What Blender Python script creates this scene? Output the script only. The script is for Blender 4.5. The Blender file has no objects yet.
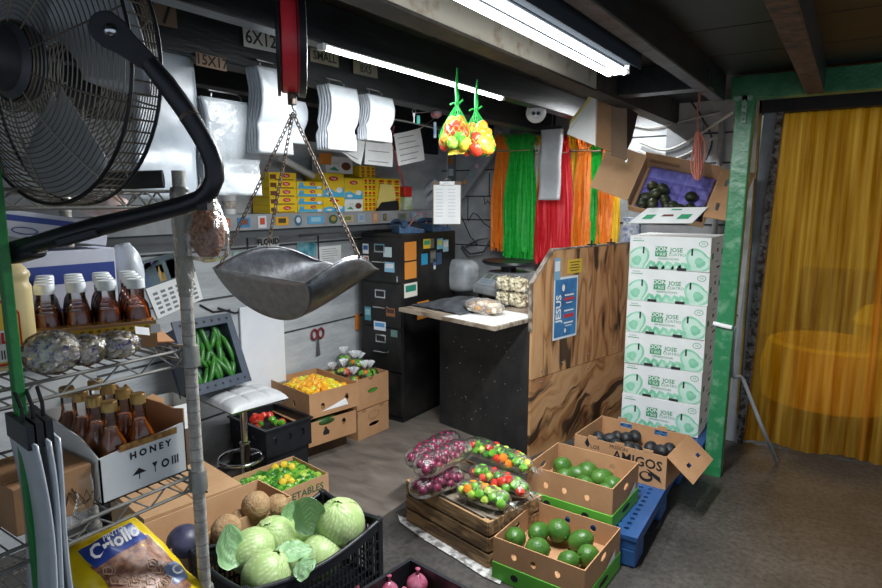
import bpy, math, random
from mathutils import Vector, Matrix, noise
from mathutils.geometry import tessellate_polygon
random.seed(7)
S = bpy.context.scene
COL = S.collection
PI = math.pi
R = math.radians

# ---------------------------------------------------------------- camera
cam = bpy.data.objects.new('camera', bpy.data.cameras.new('camera'))
COL.objects.link(cam)
cam.data.sensor_width = 36
cam.data.lens = 25.0
cam.data.clip_start = 0.02
cam.location = (0, 0, 1.6)
cam.rotation_euler = (R(90-8.8), 0, R(33.7))
S.camera = cam

# ---------------------------------------------------------------- world and light
w = bpy.data.worlds.new('world'); S.world = w; w.use_nodes = True
w.node_tree.nodes['Background'].inputs[0].default_value = (0.72, 0.84, 1.0, 1)
w.node_tree.nodes['Background'].inputs[1].default_value = 0.46
sun = bpy.data.objects.new('yard_sun', bpy.data.lights.new('yard_sun', 'SUN')); COL.objects.link(sun)
sun.data.energy = 1.2; sun.data.angle = R(25); sun.data.color = (1, .97, .9); sun.rotation_euler = (R(-62), 0, R(8))
TUBE = 12.0
S.view_settings.view_transform = 'Standard'
S.view_settings.look = 'None'
S.view_settings.gamma = 1
S.view_settings.exposure = 0.25

# ---------------------------------------------------------------- materials
def lin(h):
    v = [int(h[i:i+2], 16)/255 for i in (0, 2, 4)]
    return tuple(c/12.92 if c <= .04045 else ((c+.055)/1.055)**2.4 for c in v) + (1,)
MATS = {}
def newmat(n):
    m = bpy.data.materials.new(n); m.use_nodes = True
    return m, m.node_tree, m.node_tree.nodes['Principled BSDF']
def mat(n, c, c2=None, rough=.6, metal=0, scale=6, bump=0, bscale=60, stretch=(1, 1, 1), lo=.35, hi=.65, spec=.5, trans=0, alpha=1, emit=0, sss=0, coat=0):
    if n in MATS: return MATS[n]
    m, t, b = newmat(n); N = t.nodes; L = t.links
    b.inputs['Base Color'].default_value = lin(c)
    b.inputs['Roughness'].default_value = rough; b.inputs['Metallic'].default_value = metal
    b.inputs['Specular IOR Level'].default_value = spec
    b.inputs['Transmission Weight'].default_value = trans; b.inputs['Alpha'].default_value = alpha
    b.inputs['Coat Weight'].default_value = coat
    if sss: b.inputs['Subsurface Weight'].default_value = sss; b.inputs['Subsurface Radius'].default_value = (.02, .02, .01)
    if emit:
        b.inputs['Emission Color'].default_value = lin(c); b.inputs['Emission Strength'].default_value = emit
    if c2 or bump:
        tc = N.new('ShaderNodeTexCoord'); mp = N.new('ShaderNodeMapping'); mp.inputs['Scale'].default_value = stretch
        L.new(tc.outputs['Object'], mp.inputs[0])
    if c2:
        nz = N.new('ShaderNodeTexNoise'); nz.inputs['Scale'].default_value = scale; nz.inputs['Detail'].default_value = 6
        nz.inputs['Roughness'].default_value = .62
        L.new(mp.outputs[0], nz.inputs['Vector'])
        r = N.new('ShaderNodeValToRGB'); r.color_ramp.elements[0].position = lo; r.color_ramp.elements[1].position = hi
        r.color_ramp.elements[0].color = lin(c); r.color_ramp.elements[1].color = lin(c2)
        L.new(nz.outputs['Fac'], r.inputs[0]); L.new(r.outputs[0], b.inputs['Base Color'])
    if bump:
        n2 = N.new('ShaderNodeTexNoise'); n2.inputs['Scale'].default_value = bscale; n2.inputs['Detail'].default_value = 3
        L.new(mp.outputs[0], n2.inputs['Vector'])
        bp = N.new('ShaderNodeBump'); bp.inputs['Strength'].default_value = bump; bp.inputs['Distance'].default_value = .01
        L.new(n2.outputs['Fac'], bp.inputs['Height']); L.new(bp.outputs[0], b.inputs['Normal'])
    MATS[n] = m
    return m
def film(n, c, amount=.35, rough=.12, bump=.4, bscale=30, gloss=False):
    # clear or milky plastic film: part see-through, part shiny skin
    m, t, b = newmat(n); N = t.nodes; L = t.links
    b.inputs['Base Color'].default_value = lin(c); b.inputs['Roughness'].default_value = rough
    b.inputs['Specular IOR Level'].default_value = .8
    tr = N.new('ShaderNodeBsdfTransparent'); mx = N.new('ShaderNodeMixShader'); mx.inputs[0].default_value = amount
    fr = N.new('ShaderNodeFresnel'); fr.inputs[0].default_value = 1.22 if gloss else 1.4
    ad = N.new('ShaderNodeMath'); ad.operation = 'ADD'; ad.use_clamp = True; ad.inputs[1].default_value = amount
    nz = N.new('ShaderNodeTexNoise'); nz.inputs['Scale'].default_value = bscale; nz.inputs['Detail'].default_value = 4
    tc = N.new('ShaderNodeTexCoord'); L.new(tc.outputs['Object'], nz.inputs['Vector'])
    bp = N.new('ShaderNodeBump'); bp.inputs['Strength'].default_value = bump; bp.inputs['Distance'].default_value = .02
    L.new(nz.outputs['Fac'], bp.inputs['Height']); L.new(bp.outputs[0], b.inputs['Normal']); L.new(bp.outputs[0], fr.inputs['Normal'])
    L.new(fr.outputs[0], ad.inputs[0]); L.new(ad.outputs[0], mx.inputs[0])
    L.new(tr.outputs[0], mx.inputs[1])
    if gloss:
        g = N.new('ShaderNodeBsdfGlossy'); g.inputs['Roughness'].default_value = rough; L.new(bp.outputs[0], g.inputs['Normal']); L.new(g.outputs[0], mx.inputs[2])
    else: L.new(b.outputs[0], mx.inputs[2])
    L.new(mx.outputs[0], N['Material Output'].inputs[0])
    MATS[n] = m
    return m
def wood(n, c, c2, scale=3, stretch=(1, 12, 12), dist=4, rough=.7, lo=.4, hi=.62):
    m, t, b = newmat(n); N = t.nodes; L = t.links
    tc = N.new('ShaderNodeTexCoord'); mp = N.new('ShaderNodeMapping'); mp.inputs['Scale'].default_value = stretch
    nz = N.new('ShaderNodeTexNoise'); nz.inputs['Scale'].default_value = scale; nz.inputs['Detail'].default_value = 6; nz.inputs['Distortion'].default_value = dist*.15
    r = N.new('ShaderNodeValToRGB'); r.color_ramp.elements[0].position = lo; r.color_ramp.elements[1].position = hi
    r.color_ramp.elements[0].color = lin(c2); r.color_ramp.elements[1].color = lin(c)
    L.new(tc.outputs['Object'], mp.inputs[0]); L.new(mp.outputs[0], nz.inputs['Vector'])
    L.new(nz.outputs['Fac'], r.inputs[0]); L.new(r.outputs[0], b.inputs['Base Color'])
    b.inputs['Roughness'].default_value = rough
    bp = N.new('ShaderNodeBump'); bp.inputs['Strength'].default_value = .25; bp.inputs['Distance'].default_value = .005
    L.new(nz.outputs['Fac'], bp.inputs['Height']); L.new(bp.outputs[0], b.inputs['Normal'])
    MATS[n] = m
    return m
def scorched(n, rot, warp=0):
    # torched softwood plywood: flame-shaped dark grain running along local z, tilted by rot
    m, t, b = newmat(n); N = t.nodes; L = t.links
    tc = N.new('ShaderNodeTexCoord'); mp = N.new('ShaderNodeMapping')
    mr = N.new('ShaderNodeMapping'); mr.inputs['Rotation'].default_value = (rot, 0, 0); L.new(tc.outputs['Object'], mr.inputs[0])
    wz = N.new('ShaderNodeTexNoise'); wz.inputs['Scale'].default_value = 3.2; wz.inputs['Detail'].default_value = 2; L.new(tc.outputs['Object'], wz.inputs['Vector'])
    wa = N.new('ShaderNodeVectorMath'); wa.operation = 'MULTIPLY_ADD'; wa.inputs[1].default_value = (warp, warp, warp); L.new(wz.outputs['Color'], wa.inputs[0]); L.new(mr.outputs[0], wa.inputs[2])
    mp.inputs['Scale'].default_value = (1, 4.2, .8)
    L.new(wa.outputs[0], mp.inputs[0])
    nz = N.new('ShaderNodeTexNoise'); nz.inputs['Scale'].default_value = 1.5; nz.inputs['Detail'].default_value = 2.5; nz.inputs['Distortion'].default_value = .6
    L.new(mp.outputs[0], nz.inputs['Vector'])
    ml = N.new('ShaderNodeMath'); ml.operation = 'MULTIPLY'; ml.inputs[1].default_value = 5.0
    L.new(nz.outputs['Fac'], ml.inputs[0])
    pp = N.new('ShaderNodeMath'); pp.operation = 'PINGPONG'; pp.inputs[1].default_value = .5
    L.new(ml.outputs[0], pp.inputs[0])
    r = N.new('ShaderNodeValToRGB'); E = r.color_ramp.elements
    E[0].position = .0; E[0].color = lin('8a5a34'); E[1].position = .10; E[1].color = lin('a8764a')
    e = E.new(.3); e.color = lin('bd8c5c')
    e = E.new(.5); e.color = lin('c6986a')
    L.new(pp.outputs[0], r.inputs[0])
    n2 = N.new('ShaderNodeTexNoise'); n2.inputs['Scale'].default_value = 1.5; n2.inputs['Detail'].default_value = 4; n2.inputs['Roughness'].default_value = .45; n2.inputs['Distortion'].default_value = .35
    mp2 = N.new('ShaderNodeMapping'); mp2.inputs['Scale'].default_value = (1, 6.5, 1.5)
    L.new(wa.outputs[0], mp2.inputs[0]); L.new(mp2.outputs[0], n2.inputs['Vector'])
    r2 = N.new('ShaderNodeValToRGB'); r2.color_ramp.elements[0].position = .565; r2.color_ramp.elements[1].position = .635
    r2.color_ramp.elements[0].color = (1, 1, 1, 1); r2.color_ramp.elements[1].color = (.085, .075, .07, 1)
    L.new(n2.outputs['Fac'], r2.inputs[0])
    mx = N.new('ShaderNodeMix'); mx.data_type = 'RGBA'; mx.blend_type = 'MULTIPLY'; mx.inputs[0].default_value = .95
    L.new(r.outputs[0], mx.inputs[6]); L.new(r2.outputs[0], mx.inputs[7]); L.new(mx.outputs[2], b.inputs['Base Color'])
    b.inputs['Roughness'].default_value = .55
    MATS[n] = m
    return m

black = mat('black_plastic', '14161a', '1d2026', rough=.42, scale=20)
blackmetal = mat('black_metal', '1b1c1e', '2a2a2b', rough=.45, metal=.3, scale=14)
tubeblack = mat('dark_painted_tube', '2b2c30', '37383c', rough=.33, metal=.5, scale=9)
steel = mat('galvanised_steel', '7d7f80', 'a3a4a4', rough=.42, metal=.85, scale=22, bump=.1)
chrome = mat('chrome', 'd5d7d9', rough=.13, metal=1)
wiremat = mat('zinc_wire', '8f8e88', 'a3a19a', rough=.45, metal=.6, scale=30)
rust = mat('rusty_chain', '5a4638', '8f8276', rough=.6, metal=.6, scale=90)
card = mat('cardboard', 'a97e57', 'b98d65', rough=.85, scale=5, bump=.06, bscale=120)
card2 = mat('cardboard_pale', 'b99169', 'c79f77', rough=.85, scale=5, bump=.06)
cardin = mat('cardboard_dark', '80603f', '92704d', rough=.9, scale=5)
whitecard = mat('white_carton', 'dfe2e0', 'ebedeb', rough=.55, scale=5)
paper = mat('paper', 'e6e7e6', 'f1f2f0', rough=.8, scale=8)
ink = mat('black_ink', '17181a', rough=.7)
ink2 = mat('grey_ink', '7d8288', rough=.8)
white = mat('white_paint', 'e8e8e6', rough=.5)
milky = mat('milky_plastic', 'b3bac1', 'c6ccd2', rough=.3, scale=7, bump=.35, bscale=14)
clear = film('clear_film', 'f4f4f6', .03, .1, .4, 40, True)
clearbag = film('clear_wrinkled_bag', 'f2f2f6', .06, .2, .35, 40, True)
tiefilm = film('white_tied_film', 'eef0f4', .38, .25, .5, 40)
sheetfilm = film('milky_film', 'dfe4e8', .62, .22, .7, 9)
green_ink = mat('green_print', '2f9a68', rough=.6)
green_mid = mat('green_print_mid', '6fbf97', 'a5dcc0', rough=.6, scale=9)
green_lt = mat('green_print_light', 'a9d8c0', 'd3ecdf', rough=.6, scale=7)

# ---------------------------------------------------------------- mesh helper
class MB:
    def __init__(s): s.v = []; s.f = []; s.mi = []; s.k = 0; s.M = None; s.at = None
    def add(s, vs, fs):
        b = len(s.v)
        for p in vs:
            p = Vector(p); s.v.append(s.M @ p if s.M else p)
        for f in fs: s.f.append([i+b for i in f]); s.mi.append(s.k)
    def box(s, c, d, rot=None):
        x, y, z = d[0]/2, d[1]/2, d[2]/2
        m = rot.to_matrix() if rot is not None and hasattr(rot, 'to_matrix') else rot
        vs = []
        for p in ((-x,-y,-z),(x,-y,-z),(x,y,-z),(-x,y,-z),(-x,-y,z),(x,-y,z),(x,y,z),(-x,y,z)):
            q = Vector(p)
            if m: q = m @ q
            vs.append(q+Vector(c))
        s.add(vs, [(0,3,2,1),(4,5,6,7),(0,1,5,4),(1,2,6,5),(2,3,7,6),(3,0,4,7)])
        return s
    def bbox(s, a, b):
        return s.box([(a[i]+b[i])/2 for i in range(3)], [abs(b[i]-a[i]) for i in range(3)])
    def bar(s, p0, p1, wd, ht, up=(0,0,1)):
        p0, p1 = Vector(p0), Vector(p1); d = (p1-p0); L = d.length; d.normalize()
        x = d.cross(Vector(up)); x.normalize(); u = x.cross(d)
        return s.box((p0+p1)/2, (wd, L, ht), Matrix((x, d, u)).transposed())
    def tube(s, pts, r, n=8, closed=False, caps=True):
        P = [Vector(p) for p in pts]; m = len(P); rr = r if isinstance(r, (list, tuple)) else [r]*m
        T = []
        for i in range(m):
            a = P[(i-1) % m] if (closed or i) else P[0]; b = P[(i+1) % m] if (closed or i < m-1) else P[m-1]
            T.append((b-a).normalized())
        up = Vector((0,0,1)) if abs(T[0].z) < .9 else Vector((1,0,0))
        x = T[0].cross(up).normalized(); vs = []
        for i in range(m):
            x = (x - T[i]*x.dot(T[i])).normalized(); y = T[i].cross(x)
            for j in range(n):
                a = 2*PI*j/n; vs.append(P[i]+(x*math.cos(a)+y*math.sin(a))*rr[i])
        fs = []
        for i in range(m if closed else m-1):
            k = (i+1) % m
            for j in range(n):
                l = (j+1) % n; fs.append((i*n+j, i*n+l, k*n+l, k*n+j))
        if caps and not closed: fs += [tuple(range(n))[::-1], tuple((m-1)*n+j for j in range(n))]
        s.add(vs, fs); return s
    def lathe(s, prof, n=24, M=None, cap=True):
        vs = []; fs = []; m = len(prof)
        for r, z in prof:
            for j in range(n):
                a = 2*PI*j/n; p = Vector((r*math.cos(a), r*math.sin(a), z)); vs.append(M @ p if M else p)
        for i in range(m-1):
            for j in range(n):
                l = (j+1) % n; fs.append((i*n+j, i*n+l, (i+1)*n+l, (i+1)*n+j))
        if cap: fs += [tuple(range(n))[::-1], tuple((m-1)*n+j for j in range(n))]
        s.add(vs, fs); return s
    def ball(s, c, r, nu=16, nv=10, rot=None, fn=None):
        if not isinstance(r, (tuple, list)): r = (r, r, r)
        vs = []; fs = []
        for i in range(nv+1):
            th = PI*i/nv
            for j in range(nu):
                ph = 2*PI*j/nu; d = Vector((math.sin(th)*math.cos(ph), math.sin(th)*math.sin(ph), math.cos(th)))
                k = fn(d, ph, th) if fn else 1
                p = Vector((d.x*r[0]*k, d.y*r[1]*k, d.z*r[2]*k))
                if rot is not None: p = rot @ p
                vs.append(p+Vector(c))
        for i in range(nv):
            for j in range(nu):
                l = (j+1) % nu; fs.append((i*nu+j, (i+1)*nu+j, (i+1)*nu+l, i*nu+l))
        s.add(vs, fs); return s
    def poly(s, pts): s.add(pts, [tuple(range(len(pts)))]); return s
    def prism(s, outer, holes=(), t=.004, M=None):
        # flat panel in local xy with holes, thickness t along +z
        loops = [[Vector((p[0], p[1], 0)) for p in l] for l in [outer, *holes]]
        tri = tessellate_polygon(loops); flat = [p for l in loops for p in l]; n = len(flat)
        vs = [p.copy() for p in flat]+[p+Vector((0,0,t)) for p in flat]
        if M: vs = [M @ p for p in vs]
        fs = [tuple(t_)[::-1] for t_ in tri]+[tuple(i+n for i in t_) for t_ in tri]
        b = 0
        for l in loops:
            m = len(l)
            for i in range(m): fs.append((b+i, b+(i+1) % m, n+b+(i+1) % m, n+b+i))
            b += m
        s.add(vs, fs); return s
    def grid(s, fn, nu, nv, closeu=False):
        vs = [fn(i/(nu-1 if not closeu else nu), j/(nv-1)) for j in range(nv) for i in range(nu)]; fs = []
        for j in range(nv-1):
            for i in range(nu if closeu else nu-1):
                k = (i+1) % nu; fs.append((j*nu+i, j*nu+k, (j+1)*nu+k, (j+1)*nu+i))
        s.add(vs, fs); return s
    def text(s, string, size, M, ax='CENTER', bold=0):
        c = bpy.data.curves.new('t', 'FONT'); c.body = string; c.size = size; c.align_x = ax; c.align_y = 'CENTER'; c.offset = bold; c.resolution_u = 2
        o = bpy.data.objects.new('t', c); COL.objects.link(o)
        dg = bpy.context.evaluated_depsgraph_get(); me = o.evaluated_get(dg).to_mesh()
        s.add([M @ v.co for v in me.vertices], [tuple(p.vertices) for p in me.polygons])
        o.evaluated_get(dg).to_mesh_clear(); bpy.data.objects.remove(o); bpy.data.curves.remove(c); return s
    def mesh(s, name, mats, smooth=False):
        me = bpy.data.meshes.new(name); me.from_pydata([tuple(v) for v in s.v], [], s.f)
        for m in (mats if isinstance(mats, (list, tuple)) else [mats]): me.materials.append(m)
        for p, k in zip(me.polygons, s.mi): p.material_index = k; p.use_smooth = smooth
        if smooth: me.set_sharp_from_angle(angle=R(45))
        me.update(); return me
    def build(s, name, mats, parent=None, smooth=False, bevel=0, solid=0):
        o = bpy.data.objects.new(name, s.mesh(name, mats, smooth)); COL.objects.link(o)
        if parent: o.parent = parent
        if solid:
            d = o.modifiers.new('thick', 'SOLIDIFY'); d.thickness = solid; d.offset = 0
        if bevel:
            d = o.modifiers.new('bevel', 'BEVEL'); d.width = bevel; d.segments = 2; d.limit_method = 'ANGLE'
        return o
def smooth(P, k=6):   # Catmull-Rom through the points
    P = [Vector(p) for p in P]; Q = [P[0]*2-P[1]]+P+[P[-1]*2-P[-2]]; out = []
    for i in range(1, len(Q)-2):
        a, b, c, d = Q[i-1:i+3]
        for j in range(k):
            t = j/k; out.append(.5*((2*b)+(c-a)*t+(2*a-5*b+4*c-d)*t*t+(3*b-a-3*c+d)*t**3))
    return out+[P[-1]]
def frame(o, x, y):   # matrix with local x, y axes and z = x cross y at o
    x = Vector(x).normalized(); y = Vector(y); z = x.cross(y).normalized(); y = z.cross(x)
    M = Matrix((x, y, z)).transposed().to_4x4(); M.translation = Vector(o); return M
FRONT = lambda o: frame(o, (1,0,0), (0,0,1))      # drawn on a face whose normal is -y
SIDE = lambda o: frame(o, (0,1,0), (0,0,1))       # on a face whose normal is +x
TOP = lambda o: frame(o, (1,0,0), (0,1,0))
def rect(w_, h, x=0, y=0): return [(x-w_/2,y-h/2),(x+w_/2,y-h/2),(x+w_/2,y+h/2),(x-w_/2,y+h/2)]
def oval(w_, h, x=0, y=0, n=16): return [(x+w_/2*math.cos(2*PI*i/n), y+h/2*math.sin(2*PI*i/n)) for i in range(n)]
def pts3(M, pts, dz=0): return [M @ Vector((p[0], p[1], dz)) for p in pts]
def tag(o, label, cat, group=None, kind=None):
    if label: o['label'] = label
    if cat: o['category'] = cat
    if group: o['group'] = group
    if kind: o['kind'] = kind
    return o
def thing(name, label, cat, loc=(0,0,0), rz=0, group=None, rot=None):
    o = bpy.data.objects.new(name, None); COL.objects.link(o); o.empty_display_size = .05
    o.location = loc; o.rotation_euler = rot if rot else (0, 0, R(rz))
    return tag(o, label, cat, group)
def copy_tree(o, parent=None):
    c = o.copy(); COL.objects.link(c)
    if parent: c.parent = parent
    for ch in list(o.children): copy_tree(ch, c)
    return c
def struct(o): o['kind'] = 'structure'; return o
def solo(mb, name, mats, label, cat, loc=(0,0,0), rz=0, group=None, rot=None, **k):
    o = mb.build(name, mats, **k); o.location = loc; o.rotation_euler = rot if rot else (0,0,R(rz))
    return tag(o, label, cat, group)
def inst(me, name, loc, rot, label, cat, group, sc=1):
    o = bpy.data.objects.new(name, me); COL.objects.link(o); o.location = loc; o.rotation_euler = rot; o.scale = (sc,)*3 if not isinstance(sc, tuple) else sc
    return tag(o, label, cat, group)
rnd = random.uniform
def rr3(): return (rnd(0, 6.28), rnd(0, 6.28), rnd(0, 6.28))
# ================================================================ structure
floor_m, t, b = newmat('stained_concrete'); N = t.nodes; L = t.links
tc = N.new('ShaderNodeTexCoord')
n1 = N.new('ShaderNodeTexNoise'); n1.inputs['Scale'].default_value = 1.6; n1.inputs['Detail'].default_value = 8; n1.inputs['Roughness'].default_value = .65
n2 = N.new('ShaderNodeTexNoise'); n2.inputs['Scale'].default_value = 38; n2.inputs['Detail'].default_value = 5; n2.inputs['Roughness'].default_value = .7
L.new(tc.outputs['Object'], n1.inputs['Vector']); L.new(tc.outputs['Object'], n2.inputs['Vector'])
r1 = N.new('ShaderNodeValToRGB'); r1.color_ramp.elements[0].position = .36; r1.color_ramp.elements[1].position = .66
r1.color_ramp.elements[0].color = lin('393836'); r1.color_ramp.elements[1].color = lin('54514e')
r2 = N.new('ShaderNodeValToRGB'); r2.color_ramp.elements[0].position = .34; r2.color_ramp.elements[1].position = .64
r2.color_ramp.elements[0].color = (.45, .44, .43, 1); r2.color_ramp.elements[1].color = (1.12, 1.08, 1.04, 1)
L.new(n1.outputs['Fac'], r1.inputs[0]); L.new(n2.outputs['Fac'], r2.inputs[0])
mx = N.new('ShaderNodeMix'); mx.data_type = 'RGBA'; mx.blend_type = 'MULTIPLY'; mx.inputs[0].default_value = 1
L.new(r1.outputs[0], mx.inputs[6]); L.new(r2.outputs[0], mx.inputs[7]); L.new(mx.outputs[2], b.inputs['Base Color'])
b.inputs['Roughness'].default_value = .55
bp = N.new('ShaderNodeBump'); bp.inputs['Strength'].default_value = .3; bp.inputs['Distance'].default_value = .006
L.new(n2.outputs['Fac'], bp.inputs['Height']); L.new(bp.outputs[0], b.inputs['Normal'])
struct(MB().bbox((-3.2, -2.6, -.08), (1.7, 4.72, 0)).build('floor', floor_m))
# worn board strip and white paint line on the floor
plank_m = wood('worn_plank_floor', '7d746a', '57504a', 1.6, (3, 7, 3), 3, .6, .3, .7)
struct(MB().bbox((-2.95, 1.3, 0), (-1.86, 4.5, .004)).build('floor_planking', plank_m))
pm = mat('worn_white_paint', 'c9c9c6', '77736e', rough=.7, scale=24, lo=.45, hi=.6)
m = MB(); 
P = [(-1.802, 2.306, 0.006), (-1.663, 2.305, 0.006), (-1.451, 2.251, 0.006), (-1.302, 2.231, 0.006), (-1.136, 2.276, 0.006), (-1.099, 2.093, 0.006), (-1.178, 2.098, 0.006), (-1.357, 2.148, 0.006), (-1.554, 2.193, 0.006), (-1.752, 2.257, 0.006)]
m.poly(P[::-1]); struct(m.build('floor_paint', pm))

ceil_m = mat('black_ceiling_boards', '0f1114', '20201f', rough=.5, scale=2.5, stretch=(1, 8, 1))
struct(MB().bbox((-3.2, -2.6, 2.26), (1.7, 4.72, 2.32)).build('ceiling', ceil_m))
m = MB()
for k in range(14): m.bbox((-3.2, -2.3+k*.5, 2.2585), (1.7, -2.294+k*.5, 2.26))
struct(m.build('trim_1', mat('brown_seam', '4a3a2c', '15130f', rough=.8, scale=5)))
beam_m = mat('black_beam', '101317', '262a2e', rough=.38, scale=4, stretch=(6, 1, 6), bump=.15, bscale=12)
rustbeam = mat('flaking_brown_beam', '6d4a30', '2d2119', rough=.8, scale=16, bump=.6, bscale=40)
def joist(nm, x, w_, y0, y1, z0, mats, facemi=0):
    m = MB(); m.bbox((x, y0, z0), (x+w_, y1, 2.26))
    if len(mats) > 1:
        m.k = 1; m.bbox((x-.001, y0, z0-.004), (x+w_*.97, y1, z0))
    return struct(m.build(nm, mats, bevel=.004))
joist('trim_2', -.245, .075, -2.5, 3.69, 2.125, [beam_m, rustbeam])
joist('trim_3', -.685, .06, -2.5, 3.69, 2.125, [beam_m, mat('bluish_worn_edge', '5a5a62', '2c2a2a', rough=.5, scale=12)])
joist('trim_4', -1.62, .07, -2.5, 4.6, 2.125, [beam_m])
joist('trim_5', -2.10, .11, -2.5, 4.6, 2.105, [beam_m, mat('grey_worn_edge', '4c5055', '24272a', rough=.5, scale=12)])
joist('trim_6', -2.62, .08, -2.5, 4.6, 2.12, [beam_m])
# joist carrying the shop light: its side towards the tubes is painted white
whitebeam = mat('scuffed_white_beam', 'a9a294', '77604a', rough=1, spec=0, scale=11, lo=.52, hi=.74)
m = MB(); m.bbox((-1.16, -2.5, 2.118), (-1.09, 2.95, 2.26)); m.k = 1; m.bbox((-1.09, -2.5, 2.122), (-1.074, 2.95, 2.256))
m.k = 2; m.bbox((-1.165, 2.95, 2.115), (-1.07, 4.6, 2.26)); m.bbox((-1.162, -2.5, 2.112), (-1.076, 2.955, 2.122))
struct(m.build('trim_7', [beam_m, whitebeam, mat('mossy_beam_edge', '3a3226', '1d1b17', rough=.7, scale=14)]))
m = MB(); m.bbox((-1.09, 3.25, 2.13), (-.62, 3.36, 2.26)); struct(m.build('trim_8', beam_m, bevel=.005))

greenp = mat('green_gloss_paint', '1e6b3c', '2f8550', rough=.32, scale=7, bump=.35, bscale=26, coat=.2)
greenw = mat('worn_green_paint', '2c7a4d', '7fa98a', rough=.35, scale=13, lo=.5, hi=.8, bump=.4, bscale=22)
struct(MB().bbox((-.60, 3.70, 2.125), (1.7, 3.80, 2.245)).build('trim_9', mat('green_beam_paint', '266a40', '5f9468', rough=.4, scale=9, lo=.4, hi=.85, bump=.3), bevel=.005))
m = MB(); m.add([(-.608, 3.70, 0), (-.515, 3.70, 0), (-.515, 3.79, 0), (-.608, 3.79, 0), (-.572, 3.70, 2.13), (-.482, 3.70, 2.13), (-.482, 3.79, 2.13), (-.572, 3.79, 2.13)], [(0,3,2,1),(4,5,6,7),(0,1,5,4),(1,2,6,5),(2,3,7,6),(3,0,4,7)])
struct(m.build('trim_10', greenw, bevel=.006))
m = MB(); m.bbox((-.615, 3.692, 0), (-.512, 3.70, .06)); struct(m.build('trim_11', greenp))
m = MB(); m.bbox((-.54, 3.688, 2.0), (-.515, 3.70, 2.14)); m.bbox((-.585, 3.688, 2.115), (-.49, 3.70, 2.14))
m.k = 1
for z in (2.02, 2.05, 2.08, 2.12): m.ball((-.528, 3.686, z), .006, 8, 6)
struct(m.build('trim_12', [mat('painted_bracket', '5d8a6b', 'a4b8a6', rough=.4, scale=30), steel]))
# green post in front of the wire shelf
struct(MB().bbox((-1.082, .398, 0), (-1.066, .413, 2.26)).build('trim_13', mat('bright_green_paint', '1a7a34', '24893f', rough=.38, scale=16, bump=.2), bevel=.002))

wall_m = mat('grey_wall_boards', 'a2a7aa', 'bfc3c5', rough=.6, scale=3.2, stretch=(1, 1, 4), bump=.25, bscale=18)
m = MB(); m.bbox((-3.2, -2.6, 0), (-3.06, 4.72, 2.32))
m.k = 1
for z in (.32, .72, 1.02, 1.30): m.bbox((-3.06, -2.5, z), (-3.058, 4.5, z+.012))
for y in (2.45, 3.05): m.bbox((-3.06, y, 1.02), (-3.056, y+.012, 1.44))
struct(m.build('wall_left', [wall_m, mat('dark_gap', '2b2e30', '4a4d4f', rough=.8, scale=20)]))
endw = mat('grey_cracked_blocks', '9a9ea1', 'bcc0c2', rough=.7, scale=5, bump=.4, bscale=14)
m = MB(); m.bbox((-3.2, 4.60, 0), (-.56, 4.72, 2.32)); m.k = 1
for z in (.4, .8, 1.2, 1.42, 1.62, 1.84, 2.04): m.bbox((-3.06, 4.597, z), (-.6, 4.6, z+.01))
for i in range(12): 
    x = -3.0+i*.21; z = (1.2, 1.42, 1.62, 1.84)[i % 4]; m.bbox((x, 4.597, z), (x+.008, 4.6, z+.2))
struct(m.build('wall_end', [endw, mat('dark_joint', '34373a', rough=.9)]))
# cracks on the wall as thin raised seams
m = MB()
for k in range(6):
    p = Vector((-2.9+k*.12, 4.595, 1.3+rnd(0, .5))); L_ = [p]
    for q in range(7): p = p+Vector((rnd(.01, .07), 0, rnd(-.08, .08))); L_.append(p)
    m.tube(L_, .004, 5)
struct(m.build('trim_14', mat('crack_dark', '26282a', rough=.9)))
for i, P in enumerate((( (-3.055, 2.220, 0.968), (-3.055, 2.337, 0.920), (-3.055, 2.435, 0.930)), ((-3.055, 2.102, 1.003), (-3.055, 2.185, 0.950), (-3.055, 2.303, 0.944)))):
    struct(MB().tube(P, .006, 5).build('trim_%d' % (15+i), mat('crack_dark', '26282a', rough=.9)))
# dark band along the top of the left wall
struct(MB().bbox((-3.06, -2.5, 1.98), (-3.03, 4.5, 2.26)).build('trim_17', mat('dark_wall_band', '191c20', '2a2e33', rough=.5, scale=4)))
# ledge beam with a shallow shelf behind it
greyp = mat('grey_painted_steel', '8b8f92', 'a0a4a6', rough=.45, scale=7)
m = MB(); m.bbox((-2.87, 1.0, 1.425), (-2.85, 4.28, 1.515)); m.bbox((-3.06, 1.0, 1.505), (-2.852, 4.28, 1.516))
m.k = 1; m.bbox((-3.06, 1.0, 1.38), (-2.88, 4.28, 1.425))  # shade of the recess under the ledge, put in as a dark strip
struct(m.build('trim_18', [greyp, mat('recess_shade_strip', '55595c', rough=.7)], bevel=.002))
# doorway side: grey board, rusty frame, header
def lean(nm, xb0, xb1, xt0, xt1, y0, y1, z1, mm):
    m = MB(); m.add([(xb0, y0, 0), (xb1, y0, 0), (xb1, y1, 0), (xb0, y1, 0), (xt0, y0, z1), (xt1, y0, z1), (xt1, y1, z1), (xt0, y1, z1)], [(0,3,2,1),(4,5,6,7),(0,1,5,4),(1,2,6,5),(2,3,7,6),(3,0,4,7)])
    struct(m.build(nm, mm))
lean('trim_19', -.585, -.525, -.50, -.43, 4.33, 4.40, 2.26, mat('grey_steel_jamb', '7b7f83', '94989c', rough=.45, scale=6))
lean('trim_20', -.525, -.478, -.43, -.395, 4.31, 4.40, 2.26, mat('rusting_jamb', '8a8580', '3a2a1f', rough=.75, scale=26, lo=.42, hi=.58))
struct(MB().bbox((-.53, 4.30, 2.12), (1.7, 4.42, 2.26)).build('trim_21', mat('dark_header', '191714', '2a2520', rough=.7, scale=9)))
struct(MB().bbox((-.53, 4.30, .2), (-.518, 4.345, 2.2)).build('trim_22', mat('yellow_edge', 'a8862a', '6a5520', rough=.6, scale=9)))
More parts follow.
